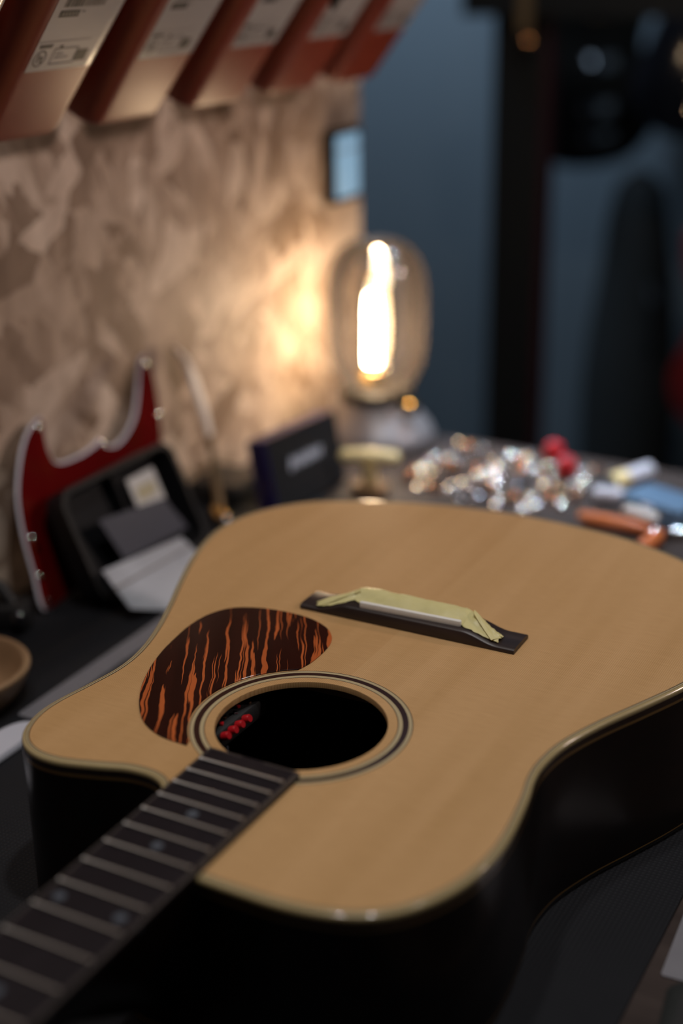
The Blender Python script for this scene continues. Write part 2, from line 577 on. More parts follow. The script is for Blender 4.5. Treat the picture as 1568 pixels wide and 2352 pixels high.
def rrect(w, d, r, seg=5):
    pts = []
    for cx, cy, a0 in ((w / 2 - r, d / 2 - r, 0), (-w / 2 + r, d / 2 - r, 90), (-w / 2 + r, -d / 2 + r, 180), (w / 2 - r, -d / 2 + r, 270)):
        for i in range(seg + 1):
            a = math.radians(a0 + 90 * i / seg)
            pts.append((cx + r * math.cos(a), cy + r * math.sin(a)))
    return pts


def rbox(w, d, h, r, b=None):
    """Box w x d x h standing on z = 0 with round vertical corners and softened rims."""
    b = b or min(r, h) * 0.4
    L = []
    for ins, z in ((b, 0), (b * 0.3, b * 0.3), (0, b), (0, h - b), (b * 0.3, h - b * 0.3), (b, h)):
        L.append([(x, y, z) for x, y in rrect(w - 2 * ins, d - 2 * ins, max(r - ins, 0.0002))])
    return loft(L)


def tube(path, rad, n=10, flat=1.0):
    P = [Vector(p) for p in path]
    L = []
    for i, p in enumerate(P):
        t = (P[min(i + 1, len(P) - 1)] - P[max(i - 1, 0)]).normalized()
        ref = Vector((0, 0, 1)) if abs(t.z) < 0.9 else Vector((1, 0, 0))
        a = t.cross(ref).normalized()
        b = a.cross(t)
        r = rad[i] if isinstance(rad, (list, tuple)) else rad
        L.append([p + r * (math.cos(2 * math.pi * j / n) * a + flat * math.sin(2 * math.pi * j / n) * b) for j in range(n)])
    return loft(L)


def spline(pts, closed=True, sub=6):
    """Centripetal-ish Catmull-Rom through the points."""
    n = len(pts)
    dim = len(pts[0])
    out = []
    for i in range(n if closed else n - 1):
        g = lambda k: pts[k % n] if closed else pts[min(max(k, 0), n - 1)]
        p0, p1, p2, p3 = g(i - 1), g(i), g(i + 1), g(i + 2)
        for s in range(sub):
            t = s / sub
            out.append(tuple(0.5 * (2 * p1[d] + (p2[d] - p0[d]) * t + (2 * p0[d] - 5 * p1[d] + 4 * p2[d] - p3[d]) * t * t
                                    + (3 * p1[d] - p0[d] - 3 * p2[d] + p3[d]) * t ** 3) for d in range(dim)))
    if not closed:
        out.append(tuple(pts[-1]))
    return out


def ccw(poly):
    a = sum(poly[i][0] * poly[(i + 1) % len(poly)][1] - poly[(i + 1) % len(poly)][0] * poly[i][1] for i in range(len(poly)))
    return poly if a > 0 else poly[::-1]


def inset(poly, d):
    """Offset a counter-clockwise polygon inward by d."""
    n = len(poly)
    out = []
    for i in range(n):
        x0, y0 = poly[i - 1]
        x1, y1 = poly[(i + 1) % n]
        tx, ty = x1 - x0, y1 - y0
        l = math.hypot(tx, ty) or 1
        out.append((poly[i][0] - ty / l * d, poly[i][1] + tx / l * d))
    return out


def ring(a, b, z):
    return loft([[(x, y, z) for x, y in a], [(x, y, z) for x, y in b]], False, False)


def circle(cx, cy, r, n=96):
    return [(cx + r * math.cos(2 * math.pi * i / n), cy + r * math.sin(2 * math.pi * i / n)) for i in range(n)]


def fill(loops, z):
    """Flat face with holes."""
    bm = bmesh.new()
    for lp in loops:
        vs_ = [bm.verts.new((x, y, z)) for x, y in lp]
        for i in range(len(vs_)):
            bm.edges.new((vs_[i], vs_[(i + 1) % len(vs_)]))
    bmesh.ops.triangle_fill(bm, edges=bm.edges[:], use_beauty=True, use_dissolve=False)
    bm.verts.index_update()
    V = [tuple(v.co) for v in bm.verts]
    Fc = [tuple(v.index for v in f.verts) for f in bm.faces]
    bm.free()
    return V, Fc


def text_mesh(body, size):
    cu = bpy.data.curves.new('t', 'FONT')
    cu.body = body
    cu.size = size
    o = bpy.data.objects.new('t', cu)
    COL.objects.link(o)
    dg = bpy.context.evaluated_depsgraph_get()
    me = o.evaluated_get(dg).to_mesh()
    vf = [tuple(v.co) for v in me.vertices], [tuple(p.vertices) for p in me.polygons]
    bpy.data.objects.remove(o)
    bpy.data.curves.remove(cu)
    return vf


# ------------------------------------------------------------------ the setting
WX = -0.422                                                     # face of the raw panel beside the bench
tag(mk('floor', box(-3.0, 2.5, -2.5, 3.0, -0.96, -0.91), 'concrete'), 'dark concrete workshop floor under the bench', kind='structure')
tag(mk('wall_left', box(WX - 0.03, WX, -1.4, 0.740, -0.91, 1.7), 'panel'), 'warm brown strand board wall behind the lantern', kind='structure')
tag(mk('wall_back', box(-3.0, 2.5, 2.40, 2.46, -0.91, 2.0), 'greenwall'), 'slate grey far wall', kind='structure')
pst = tag(mk('trim_1', box(-0.617, -0.527, 1.60, 1.64, -0.91, 1.9), 'post'), 'black upright post behind the bench', kind='structure')
mk('edge_strip', box(-0.527, -0.517, 1.602, 1.638, -0.91, 1.9), 'redtrim', pst)
tag(mk('trim_2', box(-0.66, 0.6, 1.56, 1.60, 0.405, 0.56), 'post'), 'black crossbeam at the top of the post', kind='structure')

# work bench
bench = thing('work_bench', 'brown wooden work bench carrying the guitar', 'bench', (0, 0, 0))
mk('worktop', box(WX + 0.001, 0.62, -0.66, 0.645, -0.04, 0.0), 'bench', bench)
for lx in (-0.37, 0.55):
    for ly in (-0.60, 0.58):
        mk('leg', box(lx - 0.035, lx + 0.035, ly - 0.035, ly + 0.035, -0.91, -0.04), 'bench', bench)
MZ = 0.002
tag(mk('bench_mat', prism(rrect(0.605, 0.995, 0.008), 0.0, MZ), 'mat', loc=(-0.1005, -0.0825, 0.0)),
    'dark grey woven mat lying under the guitar', 'mat')

# ------------------------------------------------------------------ the guitar
OUT = [(-.056, .2097), (-.0999, .1986), (-.1418, .1815), (-.1705, .1627), (-.1926, .1329), (-.2018, .103), (-.2009, .0713), (-.1908, .0332),
       (-.1753, -.006), (-.1597, -.0417), (-.1464, -.075), (-.1375, -.1052), (-.135, -.1303), (-.1383, -.1558), (-.1424, -.1798), (-.1426, -.1971),
       (-.1380, -.2138), (-.1292, -.2262), (-.1152, -.2335), (-.0982, -.2340), (-.0773, -.2282), (-.0600, -.2225), (-.0450, -.2220), (-.0345, -.2272),
       (-.0290, -.2380), (-.0275, -.2560), (-.0250, -.2760), (-.0150, -.2855), (.0050, -.2862), (.0223, -.2862),
       (.0512, -.2866), (.0745, -.2859), (.097, -.2815), (.115, -.2731), (.1296, -.2581), (.141, -.2351), (.1462, -.2075), (.1459, -.1830),
       (.1418, -.1520), (.1380, -.1330), (.1372, -.1160), (.1405, -.0933), (.1506, -.0645), (.1656, -.0320), (.179, -.0018), (.190, .0300),
       (.1965, .0660), (.1950, .098), (.183, .131), (.160, .160), (.127, .1840), (.083, .2030), (.0399, .211), (-.007, .2138)]
outline = ccw(spline(OUT, True, 6))
gt = thing('acoustic_guitar', 'cutaway acoustic guitar with pale spruce top lying on the dark mat', 'guitar', (0, 0, ZT))
HC = (0.0, -0.1396)
RO = 0.0632
GH = ZT - MZ - 0.0005                                            # body depth
PF3 = inset(outline, 0.0043)
mk('soundboard', fill([PF3, circle(*HC, RO)], 0.0), 'spruce', gt)
mk('purfling', ring(PF3, inset(outline, 0.0036), 0.0), 'line', gt)
mk('purfling', ring(inset(outline, 0.0036), inset(outline, 0.0027), 0.0), 'cream2', gt)
mk('purfling', ring(inset(outline, 0.0027), inset(outline, 0.0023), 0.0), 'line', gt)
L = []
for d, z in ((0.0023, 0.0), (0.0014, -0.0001), (0.0007, -0.0004), (0.0002, -0.0010), (0.0, -0.0018), (0.0, -0.0030)):
    L.append([(x, y, z) for x, y in inset(outline, d)])
mk('top_binding', loft(L, False, False), 'cream', gt, True)


def band(name, z0, z1, m):
    return mk(name, loft([[(x, y, z0) for x, y in outline], [(x, y, z1) for x, y in outline]], False, False), m, gt, True)


band('binding_band', -0.0030, -0.0070, 'brownband')
band('side_line', -0.0070, -0.0088, 'gold')
band('body_side', -0.0088, -GH + 0.0045, 'rosewood')
band('side_line', -GH + 0.0045, -GH + 0.0035, 'gold')
L = [[(x, y, -GH + z) for x, y in inset(outline, d)] for d, z in ((0, 0.0035), (0, 0.0015), (0.0006, 0.0004), (0.0016, 0.0))]
mk('back_binding', loft(L, False, False), 'black', gt, True)
mk('back_plate', fill([inset(outline, 0.0016)], -GH), 'rosewood', gt)
mk('inside_back', fill([inset(outline, 0.004)], -GH + 0.004), 'inside', gt)
# rosette rings flush with the top, then the edge of the hole
for nm, r0, r1, m in (('rosette_ring', .0632, .0627, 'line'), ('rosette_ring', .0627, .0607, 'cream2'), ('rosette_ring', .0607, .0573, 'ringdark'),
                      ('rosette_ring', .0573, .0550, 'cream2'), ('rosette_ring', .0550, .0545, 'line'), ('rosette_ring', .0545, .0491, 'spruce')):
    mk(nm, ring(circle(*HC, r0), circle(*HC, r1), 0.0), m, gt)
mk('soundhole_edge', loft([[(x, y, z) for x, y in circle(*HC, r)] for r, z in ((.0491, 0), (.0489, -.0008), (.0489, -.0035))], False, False), 'spruce', gt, True)
mk('soundhole_lining', loft([[(x, y, -.0035) for x, y in circle(*HC, .0489)], [(x, y, -.0035) for x, y in circle(*HC, .062)],
                             [(x, y, -.0065) for x, y in circle(*HC, .062)]], False, False), 'inside', gt)
for bx, by, a in ((0.0, -0.068, 0.05), (0.0, -0.212, 0.0)):
    mk('brace', box(-0.115, 0.115, -0.004, 0.004, -0.019, -0.0035), 'inside', gt, loc=(bx, by, 0), rot=(0, 0, a))
for sx in (-1, 1):
    mk('brace', box(-0.0035, 0.0035, -0.12, 0.12, -0.016, -0.0036), 'inside', gt, loc=(sx * 0.085, 0.07, 0), rot=(0, 0, sx * 0.55))

# soundhole preamp with red knobs, fixed inside the bass edge of the hole
pre = mk('soundhole_preamp', move(rbox(0.016, 0.056, 0.012, 0.003), 0, 0, -0.012), 'blackmatte', gt, True, (-0.0530, -0.1320, -0.0100), (0, 0, -0.02))
knob = lathe([(0.0019, 0), (0.0026, 0.0004), (0.0026, 0.0042), (0.0021, 0.0050), (0, 0.0050)], 16)
kp = None
for i, t in enumerate((-0.0205, -0.0130, -0.0060, 0.0015)):
    a = mk('control_knob', knob, 'redplastic', pre, True, (0.0085, t, -0.0035), (0, 1.15, 0))
for i in range(7):
    mk('terminal', rbox(0.0025, 0.0028, 0.0016, 0.0006), ('steel', 'redplastic', 'copper')[i % 3], pre, False,
       (0.001 + (i % 2) * 0.003, -0.022 + i * 0.0072, 0.0), (0, 0, 0.3 * i))
mk('cable', tube([(0.012, -0.022, -0.008), (0.018, -0.030, -0.020), (0.026, -0.040, -0.040), (0.03, -0.06, -0.07)], 0.0013, 8), 'steel', pre, True)

# pickguard glued on the top, cut around the rosette
pgp = [(-.0442, -.1893), (-.0630, -.1876), (-.0802, -.1793), (-.0945, -.1641), (-.1065, -.1450), (-.1155, -.1236), (-.1215, -.1030), (-.1246, -.0850),
       (-.1268, -.0640), (-.1245, -.0440), (-.1147, -.0285), (-.0929, -.0198), (-.0664, -.0193), (-.0481, -.0258), (-.0372, -.0362), (-.0325, -.0470), (-.0310, -.0600), (-.0312, -.0740), (-.0335, -.0851)]
pgo = spline(pgp, False, 6)
a0 = math.atan2(-.0851 - HC[1], -.0335)
a1 = math.atan2(-.1893 - HC[1], -.0442) + 2 * math.pi
for i in range(1, 30):
    t = a0 + (a1 - a0) * i / 30
    pgo.append((HC[0] + .0640 * math.cos(t), HC[1] + .0640 * math.sin(t)))
pgo = ccw(pgo)
pv = merge(loft([[(x, y, 0.0001) for x, y in pgo], [(x, y, 0.0006) for x, y in pgo], [(x, y, 0.0009) for x, y in inset(pgo, 0.0005)]], False, False),
           fill([inset(pgo, 0.0005)], 0.0009))
mk('pickguard', pv, 'guard', gt)

# bridge: raised middle, scooped wings
BX, BL = -0.0005, 0.0755


def bridge_h(x):
    a = abs(x - BX)
    if a < 0.040:
        return 0.0092
    if a > 0.064:
        return 0.0036
    t = (a - 0.040) / 0.024
    t = t * t * (3 - 2 * t)
    return 0.0092 * (1 - t) + 0.0036 * t


L = []
for i in range(61):
    x = BX - BL + 2 * BL * i / 60
    h = bridge_h(x)
    e = min(1.0, min(i, 60 - i) / 2.0)
    c = 0.0008 * e
    L.append([(x, -0.0085, 0.0001), (x, -0.0085, h - 0.0016), (x, -0.0080, h - 0.0009), (x, -0.0055, h - 0.0001), (x, 0.004, h), (x, 0.0150, h - 0.0002),
              (x, 0.0163, h - 0.0010), (x, 0.0167, h - 0.0020), (x, 0.0167, 0.0001)])
br = mk('bridge', loft(L), 'bridgewood', gt, True, rot=(0, 0, 0.012))
mk('saddle', xf(rbox(0.0705, 0.0032, 0.0058, 0.0014, 0.0006), Matrix.Translation((0.0020, -0.0038, 0.0070))), 'bone', br, True, rot=(0, 0, 0.03))
for i in range(6):
    mk('bridge_pin', lathe([(0.0024, 0), (0.0032, 0.0012), (0.0034, 0.0028), (0.0022, 0.0040), (0, 0.0043)], 14), 'black', br, True,
       (-0.0235 + i * 0.0108, 0.0085 + i * 0.0004, 0.0088))

# neck, fretboard, frets
SC = 0.645


def half_w(v):
    return 0.02478 + 0.00758 * (0.3225 - v) + 0.0024


FT = 0.0043
V0, V1 = 0.1905, SC
st = [V0 + (V1 - V0) * i / 12 for i in range(13)]
fb = mk('fretboard', loft([[(-half_w(v), -v, 0.0001), (-half_w(v), -v, FT - 0.0006), (-half_w(v) + 0.0006, -v, FT - 0.0001), (0, -v, FT + 0.0003),
                            (half_w(v) - 0.0006, -v, FT - 0.0001), (half_w(v), -v, FT - 0.0006), (half_w(v), -v, 0.0001)] for v in st]), 'ebony', gt, True)
for sx in (-1, 1):
    mk('edge_binding', loft([[(sx * (half_w(v) - 0.0019), -v, FT - 0.0001), (sx * (half_w(v) - 0.0006), -v, FT + 0.0001), (sx * (half_w(v) + 0.0001), -v, FT - 0.0005),
                              (sx * (half_w(v) + 0.0001), -v, FT - 0.0018), (sx * (half_w(v) - 0.0019), -v, FT - 0.0018)] for v in st]), 'boardbind', fb, True)
mk('end_binding', box(-half_w(V0) + 0.0019, half_w(V0) - 0.0019, -V0 - 0.0016, -V0 + 0.0001, FT - 0.0018, FT + 0.0002), 'boardbind', fb)
for n in range(1, 21):
    v = SC / 2 ** (n / 12)
    hw = half_w(v) - 0.0021
    P = [(-hw, -v, FT + 0.0002), (-hw + 0.0007, -v, FT + 0.0007), (-hw * 0.9, -v, FT + 0.0009), (0, -v, FT + 0.0010), (hw * 0.9, -v, FT + 0.0009), (hw - 0.0007, -v, FT + 0.0007), (hw, -v, FT + 0.0002)]
    mk('fret', tube([(x, y, z - 0.0002) for x, y, z in P], [0.0006, 0.0015, 0.0009, 0.0009, 0.0009, 0.0015, 0.0006], 12, 0.9), 'fretmetal', fb, True)
for n in (3, 5, 7, 9, 12, 15, 17):
    v = (SC / 2 ** (n / 12) + SC / 2 ** ((n - 1) / 12)) / 2
    for dx in ((-0.0172, 0.0172) if n == 12 else (0.0,)):
        mk('position_dot', lathe([(0.0030, 0), (0.0030, 0.00025), (0, 0.00025)], 18), 'pearl', fb, False, (dx, -v, FT + (0.00005 if dx else 0.0002)))
for n in (3, 5, 7, 9, 12, 15):
    v = (SC / 2 ** (n / 12) + SC / 2 ** ((n - 1) / 12)) / 2
    mk('side_dot', lathe([(0.0011, 0), (0.0011, 0.0003), (0, 0.0003)], 12), 'pearl', fb, False, (half_w(v), -v, 0.002), (0, math.pi / 2, 0))
NL = []
for i in range(9):
    v = 0.272 + (0.655 - 0.272) * i / 8
    w = half_w(v)
    dep = 0.020 + (0.0 if i > 2 else (0.075 if i == 0 else 0.045 if i == 1 else 0.012))
    NL.append([(w * math.cos(math.pi * j / 10), -v, -dep * math.sin(math.pi * j / 10) ** 0.8) for j in range(11)])
mk('neck', loft(NL), 'rosewood', gt, True)
mk('nut', box(-0.0215, 0.0215, -0.650, -0.645, 0.0, 0.0065), 'bone', gt)
hd = mk('headstock', xf(prism(spline([(-0.022, -0.652), (-0.036, -0.70), (-0.038, -0.80), (-0.028, -0.835), (0.0, -0.83), (0.028, -0.835), (0.038, -0.80), (0.036, -0.70), (0.022, -0.652)], True, 5),
                              -0.014, 0.0), Matrix.Translation((0, -0.65, 0)) @ Matrix.Rotation(math.radians(14), 4, 'X') @ Matrix.Translation((0, 0.65, 0))), 'rosewood', gt)
for sx in (-1, 1):
    for k in range(3):
        y = -0.705 - 0.042 * k
        z = (y + 0.65) * math.tan(math.radians(14))
        mk('tuner_post', lathe([(0.003, -0.004), (0.003, 0.018), (0, 0.018)], 12), 'chrome', hd, True, (sx * 0.022, y, z - 0.002))
        mk('tuner_shaft', tube([(sx * 0.012, 0, -0.008), (sx * 0.026, 0, -0.008)], 0.002, 10), 'chrome', hd, True, (sx * 0.022, y, z - 0.002))
        mk('tuner_button', rbox(0.012, 0.018, 0.007, 0.004), 'chrome', hd, True, (sx * 0.052, y, z - 0.014))

# crumpled masking tape over the bridge pins
rows = [  # x ; (y,z) from front to back
    (-.0640, [(-.0080, .0046), (-.0065, .0050), (-.0050, .0058), (-.0035, .0048), (-.0020, .0042)]),
    (-.0590, [(-.0070, .0050), (-.0050, .0062), (-.0030, .0078), (-.0010, .0058), (.0005, .0048)]),
    (-.0520, [(-.0060, .0066), (-.0030, .0074), (.0000, .0100), (.0030, .0076), (.0060, .0068)]),
    (-.0450, [(-.0035, .0090), (.0000, .0096), (.0040, .0124), (.0085, .0104), (.0120, .0086)]),
    (-.0400, [(.0002, .0098), (.0030, .0112), (.0075, .0140), (.0125, .0136), (.0160, .0090)]),
    (-.0360, [(-.0012, .0100), (.0035, .0116), (.0085, .0146), (.0140, .0140), (.0170, .0090)]),
    (-.0280, [(-.0010, .0100), (.0030, .0122), (.0085, .0150), (.0138, .0146), (.0172, .0084)]),
    (-.0180, [(-.0004, .0099), (.0032, .0128), (.0085, .0148), (.0136, .0142), (.0170, .0082)]),
    (-.0060, [(-.0012, .0100), (.0032, .0130), (.0085, .0151), (.0138, .0144), (.0172, .0082)]),
    (.0060, [(-.0008, .0099), (.0034, .0127), (.0085, .0149), (.0138, .0143), (.0170, .0082)]),
    (.0180, [(-.0012, .0100), (.0032, .0130), (.0085, .0152), (.0138, .0143), (.0172, .0082)]),
    (.0280, [(-.0010, .0100), (.0034, .0126), (.0085, .0148), (.0138, .0140), (.0170, .0082)]),
    (.0345, [(-.0008, .0100), (.0030, .0114), (.0080, .0142), (.0130, .0142), (.0165, .0084)]),
    (.0390, [(-.0042, .0097), (.0015, .0118), (.0070, .0124), (.0120, .0138), (.0155, .0084)]),
    (.0450, [(-.0048, .0090), (.0005, .0094), (.0050, .0122), (.0098, .0114), (.0140, .0078)]),
    (.0510, [(-.0050, .0073), (-.0005, .0082), (.0035, .0110), (.0060, .0078), (.0105, .0066)]),
    (.0570, [(-.0050, .0056), (-.0025, .0066), (.0015, .0086), (.0040, .0062), (.0080, .0052)]),
    (.0630, [(-.0052, .0043), (-.0035, .0052), (-.0005, .0062), (.0020, .0050), (.0045, .0044)]),
]
rt_ = random.Random(5)
cols = []
for x, prof in spline([(r[0],) + tuple(c for p in r[1] for c in p) for r in rows], False, 3) and [(s[0], [(s[1 + 2 * k], s[2 + 2 * k]) for k in range(5)]) for s in
                                                                                         spline([(r[0],) + tuple(c for p in r[1] for c in p) for r in rows], False, 3)]:
    fine = spline(prof, False, 3)
    cols.append([(x + rt_.uniform(-.0004, .0004), y + rt_.uniform(-.0003, .0003), max(z + rt_.uniform(-.00035, .00035), bridge_h(x) + 0.0003 if y < 0.0165 else 0.004)) for y, z in fine])
n = len(cols[0])
tv = [p for c in cols for p in c]
tf = []
for i in range(len(cols) - 1):
    for j in range(n - 1):
        a, b, c, d = i * n + j, (i + 1) * n + j, (i + 1) * n + j + 1, i * n + j + 1
        tf += [(a, b, c), (a, c, d)] if (i + j) % 2 else [(a, b, d), (b, c, d)]
tape = thing('masking_tape', 'crumpled yellow masking tape stuck over the guitar bridge', 'tape', (0, 0, ZT), (0, 0, 0.012))
to = mk('tape_strip', (tv, tf), 'tape', tape, True)
md = to.modifiers.new('thick', 'SOLIDIFY')
md.thickness = 0.00018
# loose folded flaps at both ends
for nm, P in (('tape_flap', [(-.0665, -.0030, .0046), (-.0610, -.0078, .0052), (-.0380, .0060, .0146), (-.0420, .0130, .0122)]),
              ('tape_flap', [(.0400, .0128, .0142), (.0420, .0060, .0150), (.0590, -.0062, .0058), (.0640, -.0010, .0056)])):
    a, b, c, d = [Vector(p) for p in P]
    g = []
    for i in range(7):
        s = i / 6
        l0, l1 = a.lerp(d, s), b.lerp(c, s)
        for j in range(4):
            t = j / 3
            p = l0.lerp(l1, t)
            p.z += 0.0016 * math.sin(math.pi * t) * (0.5 + 0.5 * math.sin(5 * s)) + rt_.uniform(-.0003, .0003)
            g.append(p)
    f = [(i * 4 + j, i * 4 + j + 1, (i + 1) * 4 + j + 1, (i + 1) * 4 + j) for i in range(6) for j in range(3)]
    q = mk(nm, (g, f), 'tape', tape)
    q.modifiers.new('thick', 'SOLIDIFY').thickness = 0.00018

# ------------------------------------------------------------------ lantern on the bench
LX, LY = -0.329, 0.598
lan = thing('lantern', 'glowing table lantern with clear glass chimney on grey metal base', 'lamp', (LX, LY, 0))
mk('base', lathe([(0.058, 0), (0.062, 0.003), (0.064, 0.010), (0.060, 0.020), (0.050, 0.032), (0.042, 0.042), (0.039, 0.050)], 48), 'lampmetal', lan, True)
mk('collar', lathe([(0.037, 0.050), (0.040, 0.052), (0.040, 0.062), (0.037, 0.064), (0.030, 0.064)], 40), 'lampdark', lan, True)
kn = mk('valve_knob', lathe([(0.0022, 0), (0.0022, 0.012), (0.007, 0.012), (0.008, 0.014), (0.008, 0.018), (0.006, 0.020), (0, 0.020)], 20), 'brass', lan, True,
        (0.036, -0.012, 0.050), (0, math.pi / 2, -0.3))
gprof = [(0.036, 0.064), (0.042, 0.072), (0.051, 0.092), (0.054, 0.112), (0.055, 0.150), (0.0545, 0.175), (0.050, 0.197), (0.040, 0.214), (0.024, 0.224), (0.010, 0.227), (0, 0.2275)]
mk('glass_chimney', lathe(spline(gprof, False, 4), 56, False, False), 'glass', lan, True)
soc = mk('bulb_socket', lathe([(0.016, 0.062), (0.016, 0.078), (0.013, 0.082), (0, 0.082)], 24), 'brass', lan, True, (-0.005, 0, 0))
mk('bulb', lathe(spline([(0.013, 0.082), (0.016, 0.092), (0.021, 0.110), (0.0215, 0.150), (0.017, 0.172), (0.009, 0.184), (0, 0.187)], False, 4), 32, False, False), 'bulbglass', lan, True, (-0.005, 0, 0))
mk('filament', lathe([(0, 0.086), (0.008, 0.088), (0.0085, 0.10), (0.0080, 0.15), (0.006, 0.165), (0, 0.168)], 20), 'bulb', lan, True, (-0.005, 0, 0))

# ------------------------------------------------------------------ hanging bins
rail = thing('wall_rail', 'steel rail holding the row of orange bins', 'rail', (WX, 0.25, 0.56))
mk('bar', tube([(0.075, -0.65, 0.0), (0.075, 0.47, 0.0)], 0.006, 12), 'steel', rail, True)
for y in (-0.55, 0.42):
    mk('bracket_plate', box(0.0, 0.006, y - 0.02, y + 0.02, -0.04, 0.04), 'steel', rail)
    mk('bracket_arm', box(0.006, 0.078, y - 0.006, y + 0.006, -0.012, -0.004), 'steel', rail)
TH = math.radians(33)
BH, BWb, BWt, BDb, BDt = 0.148, 0.098, 0.117, 0.084, 0.106


def bin_loop(t, ins=0.0):
    """Rounded-rectangle outline of the bin at height fraction t (x = depth outwards, y = along wall)."""
    w = BWb + (BWt - BWb) * t - 2 * ins
    d = BDb + (BDt - BDb) * t - 2 * ins
    r = 0.018 + 0.006 * t - ins
    return [(x, y, BH * t) for x, y in rrect(d, w, r, 8)]


def front_pt(s, t, off=0.00025):
    """Point on the label patch: s runs along the outline of the front (metres from the middle), t is the height fraction."""
    w = BWb + (BWt - BWb) * t
    d = BDb + (BDt - BDb) * t
    r = 0.018 + 0.006 * t
    flat = w / 2 - r
    if abs(s) <= flat:
        return (d / 2 + off, s, BH * t)
    sg = 1 if s > 0 else -1
    a = min((abs(s) - flat) / r, math.pi / 2)
    return (d / 2 - r + (r + off) * math.cos(a), sg * (flat + (r + off) * math.sin(a)), BH * t)


def patch(s0, s1, t0, t1, off=0.00025, ns=14, nt_=6, skew=0.0):
    V, Fc = [], []
    for i in range(nt_ + 1):
        for j in range(ns + 1):
            t = t0 + (t1 - t0) * i / nt_
            V.append(front_pt(s0 + (s1 - s0) * j / ns + skew * (t - t0), t, off))
    for i in range(nt_):
        for j in range(ns):
            a = i * (ns + 1) + j
            Fc.append((a, a + 1, a + ns + 2, a + ns + 1))
    return V, Fc


S0, S1, T0, T1 = -0.033, 0.051, 0.430, 0.955
LW, LH = S1 - S0, (T1 - T0)


def lp(u0, u1, v0, v1, ns=3, nt_=1, off=0.0004):
    """Print on the label in label fractions, v from the top down."""
    return patch(S0 + LW * u0, S0 + LW * u1, T1 - LH * v1, T1 - LH * v0, off, ns, nt_)


def label_text(body, u, v, hgt):
    vf = text_mesh(body, 1.0)
    mx = max(p[0] for p in vf[0])
    sc_ = hgt
    return [front_pt(S0 + LW * u + p[0] * sc_, T1 - LH * v + p[1] * sc_ / BH, 0.0004) for p in vf[0]], vf[1]


tb = text_mesh('O', 1.0)
rb = random.Random(3)
ink, grey = [], []
ink.append(label_text('SUNNERSTA', 0.12, 0.10, 0.0062))
u = 0.10
while u < 0.62:
    w = rb.choice((0.006, 0.006, 0.010, 0.014))
    (ink if u < 0.32 else grey).append(lp(u, min(u + w, 0.62), 0.15, 0.34, 1, 2))
    u += w + rb.choice((0.006, 0.008, 0.012))
ink.append(lp(0.09, 0.33, 0.37, 0.44, 6, 1))
for k in range(5):
    grey.append(lp(0.12 + k * 0.04, 0.14 + k * 0.04, 0.39, 0.42, 1, 1, 0.00055))
grey.append(lp(0.36, 0.40, 0.38, 0.40))
grey.append(lp(0.02, 0.66, 0.685, 0.692, 8, 1))
for k in range(7):
    ink.append(lp(0.045 + k * 0.023, 0.060 + k * 0.023, 0.715, 0.755, 1, 1))
# round mark: ring with two hooks
for k in range(20):
    a, b = 2 * math.pi * k / 20, 2 * math.pi * (k + 0.9) / 20
    cu, cv, ru, rv = 0.105, 0.86, 0.075, 0.085
    q = [(cu + ru * f * math.cos(x), cv + rv * f * math.sin(x)) for x, f in ((a, 1), (b, 1), (b, .84), (a, .84))]
    ink.append(([front_pt(S0 + LW * x, T1 - LH * y, 0.0004) for x, y in q], [(0, 1, 2, 3)]))
ink.append(lp(0.075, 0.090, 0.81, 0.90, 1, 1))
ink.append(lp(0.105, 0.140, 0.84, 0.875, 1, 1))
ink.append(lp(0.120, 0.150, 0.885, 0.910, 1, 1))
for u0, u1, v0, v1 in ((0.25, 0.55, 0.765, 0.775), (0.25, 0.55, 0.925, 0.935), (0.25, 0.258, 0.765, 0.935), (0.545, 0.553, 0.765, 0.935)):
    ink.append(lp(u0, u1, v0, v1, 4, 2))
ink.append(lp(0.30, 0.34, 0.735, 0.765, 1, 1))
for v in (0.815, 0.855):
    grey.append(lp(0.29, 0.46 if v > 0.83 else 0.38, v, v + 0.018, 3, 1))
ink.append(lp(0.555, 0.70, 0.80, 0.92, 5, 2))
LAB_ME = patch(S0, S1, T0, T1, 0.0002, 30, 10)
INK_ME, GREY_ME = merge(*ink), merge(*grey)

BODY = loft([bin_loop(0.0, 0.006), bin_loop(0.010, 0.002), bin_loop(0.028, 0.0005), bin_loop(0.06)] + [bin_loop(t) for t in (0.3, 0.5, 0.7, 0.9, 1.0)]
            + [bin_loop(1.0, 0.0022), bin_loop(0.5, 0.0022), bin_loop(0.06, 0.0022)], True, True)
RIM = loft([[(x, y, z) for x, y, z in bin_loop(0.965, 0.0)], [(x * 1.045, y * 1.045, z) for x, y, z in bin_loop(0.967)],
            [(x * 1.045, y * 1.045, z + 0.002) for x, y, z in bin_loop(0.998)], [(x, y, z + 0.002) for x, y, z in bin_loop(1.0, 0.0022)]], False, False)
HOOK = xf(prism([(-0.052, BH - 0.006), (-0.052, BH + 0.004), (-0.066, BH + 0.004), (-0.066, BH - 0.030), (-0.061, BH - 0.030), (-0.061, BH - 0.006)], -0.016, 0.016), Matrix.Rotation(math.pi / 2, 4, 'X'))

